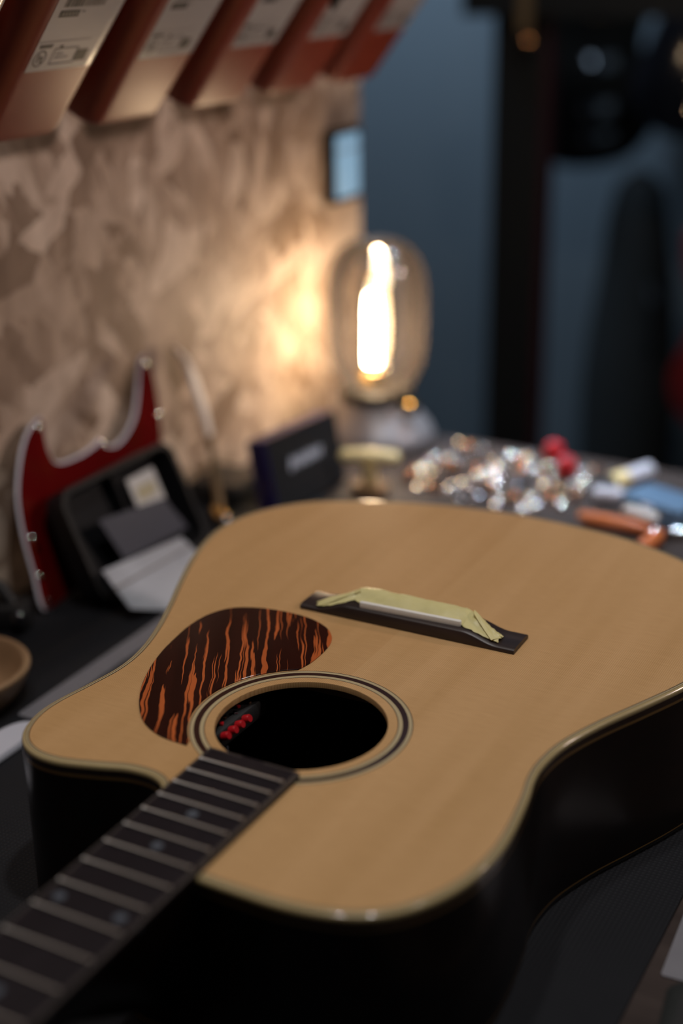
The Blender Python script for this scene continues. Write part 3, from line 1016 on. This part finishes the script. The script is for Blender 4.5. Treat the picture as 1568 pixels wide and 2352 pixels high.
BIN_LABELS = ['orange plastic bin cut by the left picture edge, at near end of row',
              'orange bin with sharp legible white sticker, second from left',
              'orange bin third from the left in the wall row',
              'orange bin fourth from the left, steel tool sticking over its rim',
              'orange bin fifth from the left, dark pliers hanging in front of it',
              'orange bin at far end of the row, against the slate wall']
xfb, zfb = -0.3345, 0.388                                        # lower front edge of each bin
proto = None
for k in range(-1, 5):
    yc = 0.104 + 0.127 * k - BWb / 2
    ctr = Vector((xfb, 0, zfb)) - Vector((math.cos(TH), 0, -math.sin(TH))) * (BDb / 2)
    if proto is None:
        proto = thing('storage_bin', BIN_LABELS[0], 'bin', group='orange bins in a row on the wall')
        mk('body', BODY, 'orangebin', proto, True)
        mk('rim', RIM, 'orangebin', proto, True)
        mk('hook', HOOK, 'orangebin', proto)
        lab = mk('sticker', LAB_ME, 'label', proto, True)
        lab['label'] = 'white product sticker with barcode'
        tag(mk('print', INK_ME, 'ink', lab), kind='stuff')
        tag(mk('fine_print', GREY_ME, 'inkgrey', lab), kind='stuff')
        o = proto
    else:
        o = copy_tree(proto)
    o['label'] = BIN_LABELS[k + 1]
    o.location = (ctr.x, yc, ctr.z)
    o.rotation_euler = (0, TH, 0)

# tools standing in / hanging on the bins
tl = thing('screwdriver', 'steel tool tip poking over the rim of an orange bin', 'tool', (-0.236, 0.318, 0.493), (0.5, 0.55, 0))
mk('shaft', tube([(0, 0, 0), (0, 0, 0.09)], 0.005, 12), 'chrome', tl, True)
mk('tip', lathe([(0, -0.010), (0.006, -0.007), (0.009, 0.0), (0.009, 0.006), (0.005, 0.010)], 20), 'chrome', tl, True)
pl_ = thing('hook_pliers', 'small dark pliers hanging from the rim of an orange bin', 'pliers', (-0.244, 0.372, 0.487), (0.3, 0.55, 0))
for s in (-1, 1):
    mk('handle', tube([(0, s * 0.003, 0.0), (0, s * 0.010, 0.03), (0, s * 0.009, 0.07)], [0.004, 0.0055, 0.0045], 10), 'rubber', pl_, True)
    mk('jaw', tube([(0, s * 0.002, 0.0), (0, s * 0.005, -0.012), (0, s * 0.001, -0.028)], [0.004, 0.004, 0.0012], 8), 'lampdark', pl_, True)
mk('pivot', lathe([(0.004, -0.005), (0.0045, 0), (0.004, 0.005)], 14), 'brass', pl_, True, (0, 0, 0), (0, math.pi / 2, 0))

# ------------------------------------------------------------------ small display at the end of the wall
ds = thing('wall_display', 'small wall display with lit pale blue face at panel end', 'display', (WX, 0.683, 0.287))
mk('case', xf(rbox(0.066, 0.080, 0.014, 0.006, 0.002), Matrix.Rotation(math.pi / 2, 4, 'Y') @ Matrix.Rotation(math.pi / 2, 4, 'Z')), 'blackplastic', ds, True)
mk('screen', xf(move(rbox(0.055, 0.068, 0.0010, 0.004, 0.0003), 0, 0, 0.0138), Matrix.Rotation(math.pi / 2, 4, 'Y') @ Matrix.Rotation(math.pi / 2, 4, 'Z')), 'screen', ds, True)
mk('screen_line', xf(box(-0.026, 0.026, 0.017, 0.019, 0.0148, 0.0151), Matrix.Rotation(math.pi / 2, 4, 'Y') @ Matrix.Rotation(math.pi / 2, 4, 'Z')), 'inkgrey', ds)

# ------------------------------------------------------------------ red pickguard leaning on the wall
import mathutils
lean = math.atan2(0.042, 0.165)
rp = thing('electric_pickguard', 'red tortoiseshell electric pickguard with white edge leaning against the wall', 'pickguard', (-0.372, 0.0, 0.0035), (0, 0, 0))
E2 = [(.0735, .001), (.073, .0334), (.0745, .0675), (.081, .0992), (.097, .1277), (.114, .1452), (.1315, .1525), (.1365, .1480), (.1335, .1361), (.1330, .1207), (.1395, .1106),
      (.167, .1085), (.190, .1112), (.1985, .1140), (.2040, .1062), (.2160, .1030), (.233, .1078), (.252, .1208), (.266, .1417), (.276, .1597), (.285, .1672), (.2930, .1640), (.2950, .1500),
      (.292, .1262), (.284, .0949), (.2690, .0663), (.2500, .0400), (.2250, .0180), (.1950, .0050), (.1500, .0030), (.1100, .0020)]
eo = ccw(spline(E2, True, 4))
ux = Vector((0, 1, 0))
uu = Vector((-math.sin(lean), 0, math.cos(lean)))
un_ = ux.cross(uu)
gm = Matrix((ux, uu, un_)).transposed().to_4x4()
mk('white_edge', xf(loft([[(x, y, z) for x, y in inset(eo, d)] for d, z in ((0.0, 0.0), (0.0, 0.0008), (0.0020, 0.0022))], True, False), gm), 'whiteplastic', rp)
mk('red_layer', xf(merge(fill([inset(eo, 0.0020)], 0.0022)), gm), 'redtort', rp)
for (a, b) in ((.0790, .030), (.0835, .062), (.1270, .145), (.1990, .1085), (.2850, .160), (.2860, .110), (.0800, .008), (.2620, .066)):
    mk('screw', xf(lathe([(0.0030, 0), (0.0030, 0.0006), (0.0018, 0.0012), (0, 0.0012)], 14), gm @ Matrix.Translation((a, b, 0.0022))), 'chrome', rp, True)
for (a, b) in ((.0850, .052), (.1300, .018), (.1450, .030)):
    mk('screw_hole', xf(lathe([(0.0030, 0), (0.0030, 0.0003), (0, 0.0003)], 12), gm @ Matrix.Translation((a, b, 0.0022))), 'brass', rp)

# ------------------------------------------------------------------ open black case leaning on it, with papers
la = math.atan2(0.045, 0.100)
uu2 = Vector((-math.sin(la), 0, math.cos(la)))
un2 = ux.cross(uu2)
tm = Matrix((ux, uu2, un2)).transposed().to_4x4()
cs = thing('open_case', 'open black plastic case leaning against the red pickguard', 'case', (-0.347, 0.174, MZ))
cw, chh, cdp = 0.156, 0.098, 0.024
o1 = [(x, y + chh / 2) for x, y in rrect(cw, chh, 0.016, 6)]
i1 = [(x, y + chh / 2) for x, y in rrect(cw - 0.007, chh - 0.007, 0.013, 6)]
i2 = [(x, y + chh / 2) for x, y in rrect(cw - 0.018, chh - 0.018, 0.010, 6)]
mk('shell', xf(loft([[(x, y, z) for x, y in l] for l, z in ((i1, 0.0), (o1, 0.004), (o1, cdp), (i1, cdp), (i2, 0.004))], True, True), tm), 'blackplastic', cs, True)
mk('lip', xf(loft([[(x, y, z) for x, y in l] for l, z in ((o1, cdp - 0.002), ([(x * 1.02, (y - chh / 2) * 1.02 + chh / 2) for x, y in o1], cdp - 0.0015),
                                                          ([(x * 1.02, (y - chh / 2) * 1.02 + chh / 2) for x, y in o1], cdp + 0.001), (i1, cdp + 0.001))], False, False), tm), 'blackmatte', cs, True)
mk('divider', xf(box(-0.002, 0.002, 0.006, chh - 0.006, 0.0045, 0.017), tm), 'blackplastic', cs)
lt = thing('label_card', 'small white card with yellow print inside the black case', 'card', (-0.347, 0.174, MZ))
mk('card', xf(box(0.012, 0.050, 0.052, 0.082, 0.0175, 0.019), tm), 'whitepaper', lt)
mk('print', xf(box(0.018, 0.044, 0.060, 0.072, 0.019, 0.0193), tm), 'yellowprint', lt)
gc = thing('grey_card', 'flat grey card sticking out of the black case', 'card', (-0.341, 0.0, MZ + 0.0))
mk('card', xf(prism([(.128, .066), (.215, .056), (.230, .022), (.138, .026)], 0.0182, 0.0195), tm), 'greycard', gc)
sb = thing('silver_booklet', 'pale silver leaflet propped in front of the black case', 'leaflet', (0, 0, 0))
sp = [Vector(p) for p in ((-.3250, .0960, .0420), (-.3160, .1960, .0360), (-.2990, .2020, .0180), (-.2800, .1260, .0028), (-.2960, .0930, .0150))]
nn = (sp[1] - sp[0]).cross(sp[4] - sp[0]).normalized()
mk('sheet', loft([[p + nn * 0.0 for p in sp], [p + nn * 0.0012 for p in sp]]), 'silvercard', sb)
mk('fold', loft([[sp[0].lerp(sp[4], .45) + nn * 0.0013 * s, sp[1].lerp(sp[2], .45) + nn * 0.0013 * s, sp[1].lerp(sp[2], .5) + nn * 0.0013 * s, sp[0].lerp(sp[4], .5) + nn * 0.0013 * s] for s in (-1, 1)]), 'inkgrey', sb)

# ------------------------------------------------------------------ brush leaning on the wall, brass cap beside it
bs = thing('shaping_brush', 'slim tool with off-white curved tip leaning against the board wall', 'tool', (0, 0, 0))
mk('handle', tube([(-.3640, .3300, .0060), (-.3705, .3357, .0259), (-.3779, .3431, .0494), (-.3854, .3505, .0728)], [0.0045, 0.0042, 0.0038, 0.0036], 12), 'brushtan', bs, True)
mk('tip', tube([(-.3850, .3505, .0720), (-.3920, .3531, .0934), (-.4028, .3535, .1271), (-.4092, .3498, .1469), (-.4150, .3385, .1620)], [0.0040, 0.0055, 0.0060, 0.0055, 0.0025], 12, 0.6), 'offwhite', bs, True)
bc = thing('thumbscrew', 'small brass thumbscrew lying by the guitar edge under the leaning tool', 'screw', (-0.349, 0.310, MZ + 0.0065), (math.pi / 2, 0, 0.9))
mk('body', lathe([(0.0058, -0.018), (0.0065, -0.016), (0.0065, 0.006), (0.0055, 0.008)], 22), 'brass', bc, True)
mk('head', lathe([(0.0050, 0.008), (0.0062, 0.010), (0.0062, 0.018), (0.004, 0.020), (0, 0.020)], 22), 'steel', bc, True)
pz = thing('black_pedal', 'low black box lying on the bench between wall and string box', 'box', (-0.386, 0.378, 0.0), (0, 0, 0.06))
mk('body', rbox(0.055, 0.064, 0.020, 0.004), 'blackmatte', pz, True)
mk('lid', move(rbox(0.051, 0.060, 0.002, 0.003, 0.0006), 0, 0, 0.020), 'blackplastic', pz, True)

# ------------------------------------------------------------------ black box with pale lettering
d_ = Vector((0.10, 1.0, 0)).normalized()
nh = Vector((d_.y, -d_.x, 0))
upb = (Vector((0, 0, 1)) - 0.2 * nh).normalized()
nb = d_.cross(upb)
bxm = Matrix((d_, upb, nb)).transposed().to_4x4()
bb = thing('string_box', 'black box with pale blurred print standing tilted near the lantern', 'box', (-0.3065, 0.3450, 0.0046))
bwid, bhei, bth = 0.117, 0.0740, 0.022
mk('carton', xf(box(0, bwid, 0, bhei, -bth, -0.0004), bxm), 'bluebox', bb)
mk('face_panel', xf(box(0.002, bwid, 0, bhei, -0.0004, 0.0004), bxm), 'charcoal', bb)
tx = []
for k in range(8):                                               # the word is blurred beyond reading: a row of soft slanted marks
    cx_, hh = 0.034 + 0.0068 * k, (0.0075, 0.0055, 0.0065, 0.0055, 0.0070, 0.0055, 0.0060, 0.0055)[k]
    tx.append(prism([(cx_ + 0.0028 * math.cos(2 * math.pi * q / 14) + 0.25 * hh * math.sin(2 * math.pi * q / 14), 0.042 + hh * math.sin(2 * math.pi * q / 14)) for q in range(14)], 0.0004, 0.0007))
tag(mk('pale_print', xf(merge(*tx), bxm), 'whiteprint', bb), kind='stuff')

# ------------------------------------------------------------------ yellow T-handled tool in a wooden stub
tt = thing('t_handle_reamer', 'yellow T-handled tool standing upright beside the black box', 'tool', (-0.2595, 0.446, 0.0))
mk('stand', rbox(0.034, 0.026, 0.012, 0.004), 'bowlwood', tt, True)
mk('shaft', lathe([(0.0075, 0.012), (0.0085, 0.014), (0.0075, 0.030), (0.0095, 0.034), (0, 0.034)], 20), 'yellowplastic', tt, True)
mk('handle', tube([(-0.0285, -0.010, 0.040), (-0.024, -0.0085, 0.040), (0.0, 0, 0.041), (0.024, 0.0085, 0.040), (0.0285, 0.010, 0.040)], [0.004, 0.0072, 0.0075, 0.0072, 0.004], 14), 'yellowplastic', tt, True)

# ------------------------------------------------------------------ scattered metal parts
gname = 'loose metal parts heaped on the bench'
protos = []


def part_proto(name, label, cat, parts):
    t = thing(name, label, cat, group=gname)
    for nm, vf, m in parts:
        mk(nm, vf, m, t, True)
    protos.append(t)
    return t


ball = [(0.0, -1.0), (0.5, -0.866), (0.866, -0.5), (1.0, 0), (0.866, 0.5), (0.5, 0.866), (0, 1.0)]
part_proto('control_knob', 'small domed chrome knob in the heap of metal parts', 'knob',
           [('dome', lathe([(0.0062, 0)] + [(0.0066 * math.sin(t), 0.0022 + 0.0024 * math.cos(t)) for t in (1.5, 1.3, 1.1, 0.9, 0.7, 0.5, 0.35, 0.2, 0.1, 0.0)], 28), 'chrome'),
            ('flange', lathe([(0.0068, -0.0012), (0.0072, -0.0006), (0.0068, 0.0004), (0.006, 0.0004)], 20), 'steel')])
part_proto('machine_screw', 'short steel screw in the heap of metal parts', 'screw',
           [('head', xf(lathe([(0.0042, 0), (0.0042, 0.0012), (0.0030, 0.0026), (0, 0.0030)], 16), Matrix.Translation((0, 0, 0.0042)) @ Matrix.Rotation(math.pi / 2, 4, 'Y')), 'chrome'),
            ('shank', xf(lathe([(0.0, -0.016), (0.0014, -0.013), (0.0018, -0.001), (0.0018, 0)], 10), Matrix.Translation((0, 0, 0.0042)) @ Matrix.Rotation(math.pi / 2, 4, 'Y')), 'steel')])
part_proto('ferrule', 'copper toned ferrule in the heap of metal parts', 'ferrule',
           [('sleeve', lathe([(0.0040, 0), (0.0048, 0.0008), (0.0048, 0.006), (0.0062, 0.007), (0.0062, 0.0086), (0.0045, 0.0094), (0.0030, 0.0080), (0.0030, 0.001)], 20), 'copper'),
            ('inner_ring', lathe([(0.0030, 0.0012), (0.0024, 0.0016), (0.0024, 0.0070), (0.0030, 0.0074)], 16), 'brass')])
part_proto('tuner_peg', 'chrome tuning peg in the heap of metal parts', 'peg',
           [('button', xf(rbox(0.010, 0.014, 0.006, 0.0045, 0.002), Matrix.Translation((0.013, 0, 0.001))), 'chrome'),
            ('stem', tube([(-0.004, 0, 0.004), (0.009, 0, 0.004)], 0.0018, 10), 'steel'),
            ('housing', xf(rbox(0.013, 0.012, 0.008, 0.003, 0.0015), Matrix.Translation((-0.009, 0, 0))), 'chrome'),
            ('post', lathe([(0.003, 0.0078), (0.003, 0.016), (0.0022, 0.017), (0, 0.017)], 14), 'chrome')])
pile = random.Random(21)
placed = []
kinds = [0, 2, 0, 1, 0, 2, 0, 0, 1, 0, 2, 0, 0, 1, 2, 3, 0, 2, 0, 1, 0, 0, 2]
i = 0
tries = 0
first = set()
while i < 64 and tries < 12000:
    tries += 1
    u, v = pile.random(), pile.random()
    x = -0.245 + 0.185 * u
    y = 0.462 + 0.155 * v
    if y > 0.605 - 0.0 * u and x > -0.10:
        continue
    if y < 0.475 and x < -0.16:
        continue
    k = kinds[i % len(kinds)]
    rr = (0.0054, 0.0085, 0.0064, 0.0160)[k]
    if any((x - a) ** 2 + (y - b) ** 2 < (rr + c) ** 2 for a, b, c in placed) or (x - LX) ** 2 + (y - LY) ** 2 < 0.088 ** 2 or (x + 0.128) ** 2 + (y - 0.617) ** 2 < 0.02 ** 2:
        continue
    if (x + 0.1) ** 2 + (y - 0.578) ** 2 < 0.02 ** 2:
        continue
    placed.append((x, y, rr))
    t = protos[k]
    o = t if k not in first else copy_tree(t)
    first.add(k)
    o.location = (x, y, 0.0)
    o.rotation_euler = (0, 0, pile.uniform(0, 6.28))
    if k == 0:                                                   # knobs lie tipped over in the heap
        ax = Vector((pile.gauss(0.10, 0.22), pile.gauss(-0.30, 0.25), 1.0)).normalized() if pile.random() < 0.55 else Vector((pile.gauss(0.05, 0.25), pile.gauss(-0.55, 0.3), 0.8)).normalized()
        o.rotation_euler = ax.to_track_quat('Z', 'Y').to_euler()
        o.scale = (0.7, 0.7, 0.7)
        o.location.z = (0.0072 * math.sqrt(max(0.0, 1 - ax.z ** 2)) + 0.0014) * 0.7
    i += 1

for (x, y), lb in (((-0.128, 0.617), 'red domed knob at the far edge of the bench'), ((-0.100, 0.578), 'red domed knob among the metal parts, nearer than the other')):
    t = thing('red_knob', lb, 'knob', (x, y, 0), group='red knobs by the metal parts')
    mk('cap', lathe([(0.0085, 0.006), (0.0105, 0.008), (0.0105, 0.016), (0.0080, 0.0215), (0.004, 0.0235), (0, 0.024)], 22), 'redplastic', t, True)
    mk('skirt', lathe([(0.0115, 0), (0.0118, 0.002), (0.0100, 0.006), (0, 0.006)], 22), 'blackplastic', t, True)

# ------------------------------------------------------------------ right-hand tools on the bench
mkp = thing('marker_pen', 'stubby marker with clear blue-white cap and yellow band', 'marker', (-0.046, 0.560, 0.009), (0, 0, 1.18))
X90 = Matrix.Rotation(math.pi / 2, 4, 'Y')
mk('cap', xf(lathe([(0.0078, 0.022), (0.0088, 0.024), (0.0088, 0.058), (0.006, 0.062), (0, 0.062)], 22), X90), 'whiteplastic', mkp, True)
mk('band', xf(lathe([(0.0086, 0.0), (0.0090, 0.002), (0.0090, 0.020), (0.0084, 0.022)], 22), X90), 'yellowplastic', mkp, True)
mk('barrel', xf(lathe([(0.0, -0.026), (0.007, -0.025), (0.0082, -0.020), (0.0082, 0.0)], 22), X90), 'blackplastic', mkp, True)
vt = thing('glue_vial', 'small milky vial lying left of the pale blue box', 'vial', (-0.036, 0.528, 0.0085), (0, 0, 0.25))
mk('bottle', xf(lathe([(0, -0.018), (0.007, -0.017), (0.0085, -0.014), (0.0085, 0.010), (0.005, 0.014), (0.004, 0.016)], 22), X90), 'whiteplastic', vt, True)
mk('stopper', xf(lathe([(0.0045, 0.016), (0.0052, 0.017), (0.0045, 0.026), (0, 0.027)], 18), X90), 'paleblue', vt, True)
pb = thing('parts_box', 'pale blue translucent parts box at the right picture edge', 'box', (0.020, 0.515, 0.0), (0, 0, -0.35))
mk('tray', rbox(0.066, 0.044, 0.016, 0.005), 'paleblue', pb, True)
mk('lid', move(rbox(0.068, 0.046, 0.005, 0.005, 0.0015), 0, 0, 0.0162), 'paleblue', pb, True)
mk('latch', box(-0.006, 0.006, -0.026, -0.0232, 0.009, 0.019), 'whiteplastic', pb)
sn = thing('orange_snips', 'open snips with orange handles behind the guitar', 'snips', (0.034, 0.462, 0.008), (0, 0, 0))
mk('handle', tube([(-0.008, -0.002, 0.0), (-0.025, -0.006, 0.002), (-0.045, -0.009, 0.003), (-0.066, -0.006, 0.002), (-0.078, 0.002, 0.001)], [0.005, 0.0065, 0.0075, 0.0072, 0.004], 14), 'orangegrip', sn, True)
mk('handle', tube([(0.001, -0.008, 0.0), (0.003, -0.022, 0.003), (0.001, -0.040, 0.003), (-0.006, -0.060, 0.001)], [0.005, 0.0065, 0.0072, 0.004], 14), 'orangegrip', sn, True)
mk('jaw', tube([(-0.012, -0.004, 0.0), (0.0, 0.004, 0.0), (0.018, 0.010, 0.0), (0.036, 0.012, 0.0)], [0.005, 0.006, 0.0045, 0.0015], 10, 0.5), 'steel', sn, True)
mk('jaw', tube([(0.002, -0.012, 0.0), (0.004, 0.0, 0.0), (0.012, 0.018, 0.0), (0.022, 0.032, 0.0)], [0.005, 0.006, 0.0045, 0.0015], 10, 0.5), 'steel', sn, True)
mk('pivot', lathe([(0.005, -0.003), (0.0055, 0), (0.005, 0.005), (0, 0.0056)], 16), 'steel', sn, True, (0.001, 0.0, 0.0))
ss = thing('sanding_stick', 'short pinkish white stick lying across the orange snips', 'stick', (0.012, 0.470, 0.0165), (0, 0, -0.35))
mk('core', rbox(0.036, 0.012, 0.004, 0.003, 0.001), 'offwhite', ss, True)
mk('grit_face', move(rbox(0.034, 0.011, 0.0008, 0.003, 0.0002), 0, 0, 0.004), 'whitepaper', ss, True)

# ------------------------------------------------------------------ left-hand things on the mat
bw = thing('wooden_bowl', 'turned wooden bowl of small hardware at the left picture edge', 'bowl', (-0.330, -0.072, MZ))
mk('shell', lathe(spline([(0.0, 0.0), (0.032, 0.0), (0.042, 0.008), (0.050, 0.020), (0.053, 0.028), (0.0515, 0.0305), (0.048, 0.0300), (0.0440, 0.022), (0.036, 0.010), (0.024, 0.006), (0.0, 0.0055)], False, 3), 56), 'bowlwood', bw, True)
mk('foot', lathe([(0.031, -0.0004), (0.033, 0.0), (0.033, 0.002), (0.0, 0.002)], 40), 'bowlwood', bw, True)
for nm, lb, ct, dx, dy, z, vf, m, rot in (
        ('pearl_button', 'shiny white button in the wooden bowl', 'button', 0.012, 0.012, 0.016, lathe([(0.004, -0.003), (0.0065, -0.001), (0.0065, 0.003), (0.004, 0.006), (0, 0.0065)], 18), 'whiteplastic', (0.3, 0.2, 0)),
        ('brass_screw', 'brass screw in the wooden bowl', 'screw', 0.010, -0.006, 0.0125, lathe([(0, -0.014), (0.0015, -0.011), (0.002, 0.004), (0.005, 0.005), (0.005, 0.007), (0, 0.008)], 14), 'brass', (1.5, 0.2, 0.5)),
        ('steel_washer', 'steel washer in the wooden bowl', 'washer', 0.022, 0.002, 0.0115, lathe([(0.003, 0), (0.0065, 0), (0.0065, 0.0012), (0.003, 0.0012), (0.003, 0)], 18, False, False), 'chrome', (0.15, -0.35, 0)),
        ('brass_bushing', 'brass bushing in the wooden bowl', 'bushing', -0.006, -0.002, 0.0075, lathe([(0.0035, 0), (0.005, 0.001), (0.005, 0.007), (0.0065, 0.008), (0.004, 0.009)], 18), 'brass', (0.1, 0, 0)),
        ('steel_bolt', 'steel bolt in the wooden bowl', 'bolt', -0.012, 0.012, 0.011, lathe([(0, -0.012), (0.002, -0.011), (0.002, 0.004), (0.0045, 0.005), (0.0045, 0.008), (0, 0.0085)], 12), 'chrome', (1.45, 0, 1.4))):
    t = thing(nm, lb, ct, (-0.330 + dx, -0.072 + dy, MZ + z), rot, 'hardware in the wooden bowl')
    mk('metal', vf, m, t, True)
bkm = thing('black_clamp', 'small black clamp with a round screw end behind the wooden bowl', 'clamp', (-0.3880, 0.040, MZ), (0, 0, 0.5))
mk('body', rbox(0.050, 0.026, 0.022, 0.008), 'rubber', bkm, True)
mk('arm', tube([(0.010, 0, 0.020), (0.002, 0.002, 0.034), (-0.012, 0.004, 0.038)], [0.006, 0.006, 0.005], 12), 'rubber', bkm, True)
mk('screw_end', lathe([(0.004, 0), (0.0042, 0.006), (0.0055, 0.008), (0.0055, 0.012), (0.003, 0.0135), (0, 0.0135)], 18), 'blackgloss', bkm, True, (0.018, -0.011, 0.012), (1.1, 0.4, 0))
rl = thing('steel_rule', 'long grey steel rule lying on the mat beside the guitar', 'ruler', (-0.271, 0.082, MZ))
mk('blade', prism(rrect(0.019, 0.30, 0.003), 0.0, 0.0009), 'ruler', rl)
for k in range(58):
    hl = 0.006 if k % 10 == 0 else 0.0045 if k % 5 == 0 else 0.003
    mk('graduation', box(0.0093 - hl, 0.0093, -0.145 + 0.005 * k, -0.1446 + 0.005 * k, 0.0009, 0.00095), 'ink', rl)
wt = thing('white_scraper', 'white plastic scraper with rounded tip below the wooden bowl', 'scraper', (-0.2590, -0.140, MZ), (0, 0, 0))
sc_o = ccw(spline([(-0.013, -0.09), (-0.013, 0.02), (-0.012, 0.048), (-0.004, 0.062), (0.006, 0.060), (0.0115, 0.045), (0.012, 0.01), (0.012, -0.09)], True, 5))
mk('blade', merge(loft([[(x, y, z) for x, y in inset(sc_o, d)] for d, z in ((0.001, 0), (0, 0.001), (0, 0.004), (0.0012, 0.0056))], True, True)), 'whiteplastic', wt, True)
mk('grip', move(rbox(0.014, 0.070, 0.004, 0.004, 0.0012), -0.002, -0.010, 0.0056), 'greycard', wt, True)
for yy in (-0.018, 0.012):
    mk('rivet', lathe([(0.0026, 0.0), (0.0026, 0.0006), (0.0012, 0.0014), (0, 0.0014)], 14), 'chrome', wt, True, (-0.002, yy, 0.0096))
cb = thing('black_cable', 'thin black cable lying across the mat below the scraper', 'cable', (0, 0, 0))
mk('sheath', tube(spline([(-0.40, -0.16, 0.0050), (-0.33, -0.150, 0.0050), (-0.285, -0.128, 0.0050), (-0.2775, -0.112, 0.0050)], False, 5), 0.0026, 10), 'rubber', cb, True)
mk('plug', tube([(-0.2780, -0.1135, 0.0055), (-0.2755, -0.106, 0.0055)], 0.0032, 12), 'steel', cb, True)

sh = thing('lit_patch_sheet', 'pale grey sheet added as the lit patch of bench beyond the mat edge', 'paper', (0.262, -0.070, 0.0), (0, 0, 0.06))  # added pale sheet, its colour stands in for light on the bench
mk('sheet', prism(rrect(0.110, 0.105, 0.002), 0.0, 0.0008), 'ruler', sh)
mk('printed_strip', box(-0.05, 0.05, 0.034, 0.046, 0.0008, 0.0009), 'inkgrey', sh)

# folded dark cloth near the right front corner
cl = thing('shop_cloth', 'folded dark cloth on the bench right of the mat', 'cloth', (0.262, -0.190, 0.0))
L = []
for ins, z in ((0.003, 0.0), (0.0, 0.002), (0.0, 0.005), (0.002, 0.008), (0.003, 0.0085), (0.002, 0.009), (0.001, 0.012), (0.003, 0.0145), (0.008, 0.0155)):
    L.append([(x + 0.002 * math.sin(40 * y + 300 * z), y, z + 0.0006 * math.sin(70 * x + 50 * y) * (z > 0.01)) for x, y in rrect(0.075 - 2 * ins, 0.11 - 2 * ins, 0.010, 5)])
mk('folded_layers', loft(L), 'nylon', cl, True, rot=(0, 0, 0.1))
mk('hem', loft([[(x, y, z) for x, y in rrect(0.060, 0.094, 0.008)] for z in (0.0150, 0.0164)]), 'blackmatte', cl, rot=(0, 0, 0.1))

# ------------------------------------------------------------------ guitars in the background
BODY_E = [(0.0, 0.0), (0.09, 0.012), (0.148, 0.06), (0.160, 0.125), (0.132, 0.19), (0.112, 0.245), (0.128, 0.31), (0.138, 0.365), (0.112, 0.395), (0.070, 0.370), (0.035, 0.335),
          (-0.035, 0.335), (-0.075, 0.375), (-0.118, 0.420), (-0.148, 0.405), (-0.140, 0.335), (-0.112, 0.255), (-0.132, 0.19), (-0.160, 0.125), (-0.148, 0.06), (-0.09, 0.012)]


def electric(name, label, m, loc, rotz, hang_to=None, group='guitars hanging in the background'):
    t = thing(name, label, 'guitar', loc, (0, 0, rotz), group)
    po = ccw(spline(BODY_E, True, 4))
    XZ = Matrix.Rotation(math.pi / 2, 4, 'X')
    mk('body', xf(loft([[(x, y, z) for x, y in inset(po, d)] for d, z in ((0.008, -0.022), (0.003, -0.0195), (0, -0.014), (0, 0.014), (0.003, 0.0195), (0.008, 0.022))]), XZ), m, t, True)
    mk('neck', xf(box(-0.026, 0.026, 0.30, 0.80, 0.010, 0.034), XZ), 'maple', t)
    mk('head', xf(prism([(-0.026, 0.80), (0.026, 0.80), (0.044, 0.86), (0.034, 0.98), (-0.018, 0.98), (-0.032, 0.86)], 0.010, 0.026), XZ), 'maple', t)
    for yy in (0.12, 0.21):
        mk('pickup', xf(move(rbox(0.080, 0.030, 0.006, 0.005), 0, yy, 0.022), XZ), 'chrome', t, True)
    mk('bridge', xf(move(rbox(0.080, 0.018, 0.010, 0.004), 0, 0.062, 0.022), XZ), 'chrome', t, True)
    for k in range(3):
        mk('knob', xf(move(lathe([(0.010, 0), (0.011, 0.002), (0.009, 0.016), (0, 0.017)], 16), 0.075 + 0.018 * k, 0.075 - 0.014 * k + 0.05, 0.022), XZ), 'blackplastic', t, True)
    mk('hanger', prism([(-0.03, -0.012), (-0.03, 0.02), (-0.008, 0.02), (-0.008, 0.18), (0.008, 0.18), (0.008, 0.02), (0.03, 0.02), (0.03, -0.012)], 0.79, 0.81), 'post', t)
    return t


electric('electric_guitar', 'black electric guitar hanging edge-on beside the post, top right', 'nylon', (-0.650, 2.21, 0.075), 0.95)
electric('electric_guitar', 'glossy black electric guitar with bright reflections, top right corner', 'blackgloss', (-0.395, 2.20, 0.140), 0.25)
electric('electric_guitar', 'red electric guitar half cut by the right picture edge', 'redgloss', (-0.225, 2.00, -0.420), -0.12)
gb = thing('gig_bag', 'tall black gig bag standing against the slate wall', 'bag', (-0.545, 2.25, -0.91))
L = []
for z, w, d in ((0.0, 0.06, 0.05), (0.02, 0.085, 0.065), (0.30, 0.105, 0.075), (0.50, 0.108, 0.075), (0.62, 0.098, 0.070), (0.75, 0.080, 0.060), (0.88, 0.066, 0.050), (0.945, 0.050, 0.042), (0.975, 0.020, 0.02)):
    L.append([(w * math.cos(2 * math.pi * j / 24), d * math.sin(2 * math.pi * j / 24), z) for j in range(24)])
mk('shell', loft(L), 'nylon', gb, True)
mk('zip', tube([(0.104, 0.0, 0.28), (0.110, 0.0, 0.50), (0.083, 0.0, 0.75), (0.052, 0.0, 0.945)], 0.004, 8), 'blackplastic', gb, True)
mk('handle', tube([(0.06, -0.06, 0.60), (0.075, -0.10, 0.64), (0.07, -0.095, 0.72), (0.055, -0.055, 0.75)], 0.008, 8), 'blackplastic', gb, True)
hk = thing('hanging_strap', 'short brown leather strap hanging from the crossbeam by the post', 'strap', (-0.545, 1.555, 0.372))
mk('strap', box(-0.011, 0.011, -0.003, 0.0, 0.004, 0.09), 'brushtan', hk)
mk('buckle', lathe([(0.006, -0.004), (0.012, -0.002), (0.012, 0.002), (0.006, 0.004), (0.006, -0.004)], 18, False, False), 'copper', hk, True, (0, -0.002, 0.0), (math.pi / 2, 0, 0))
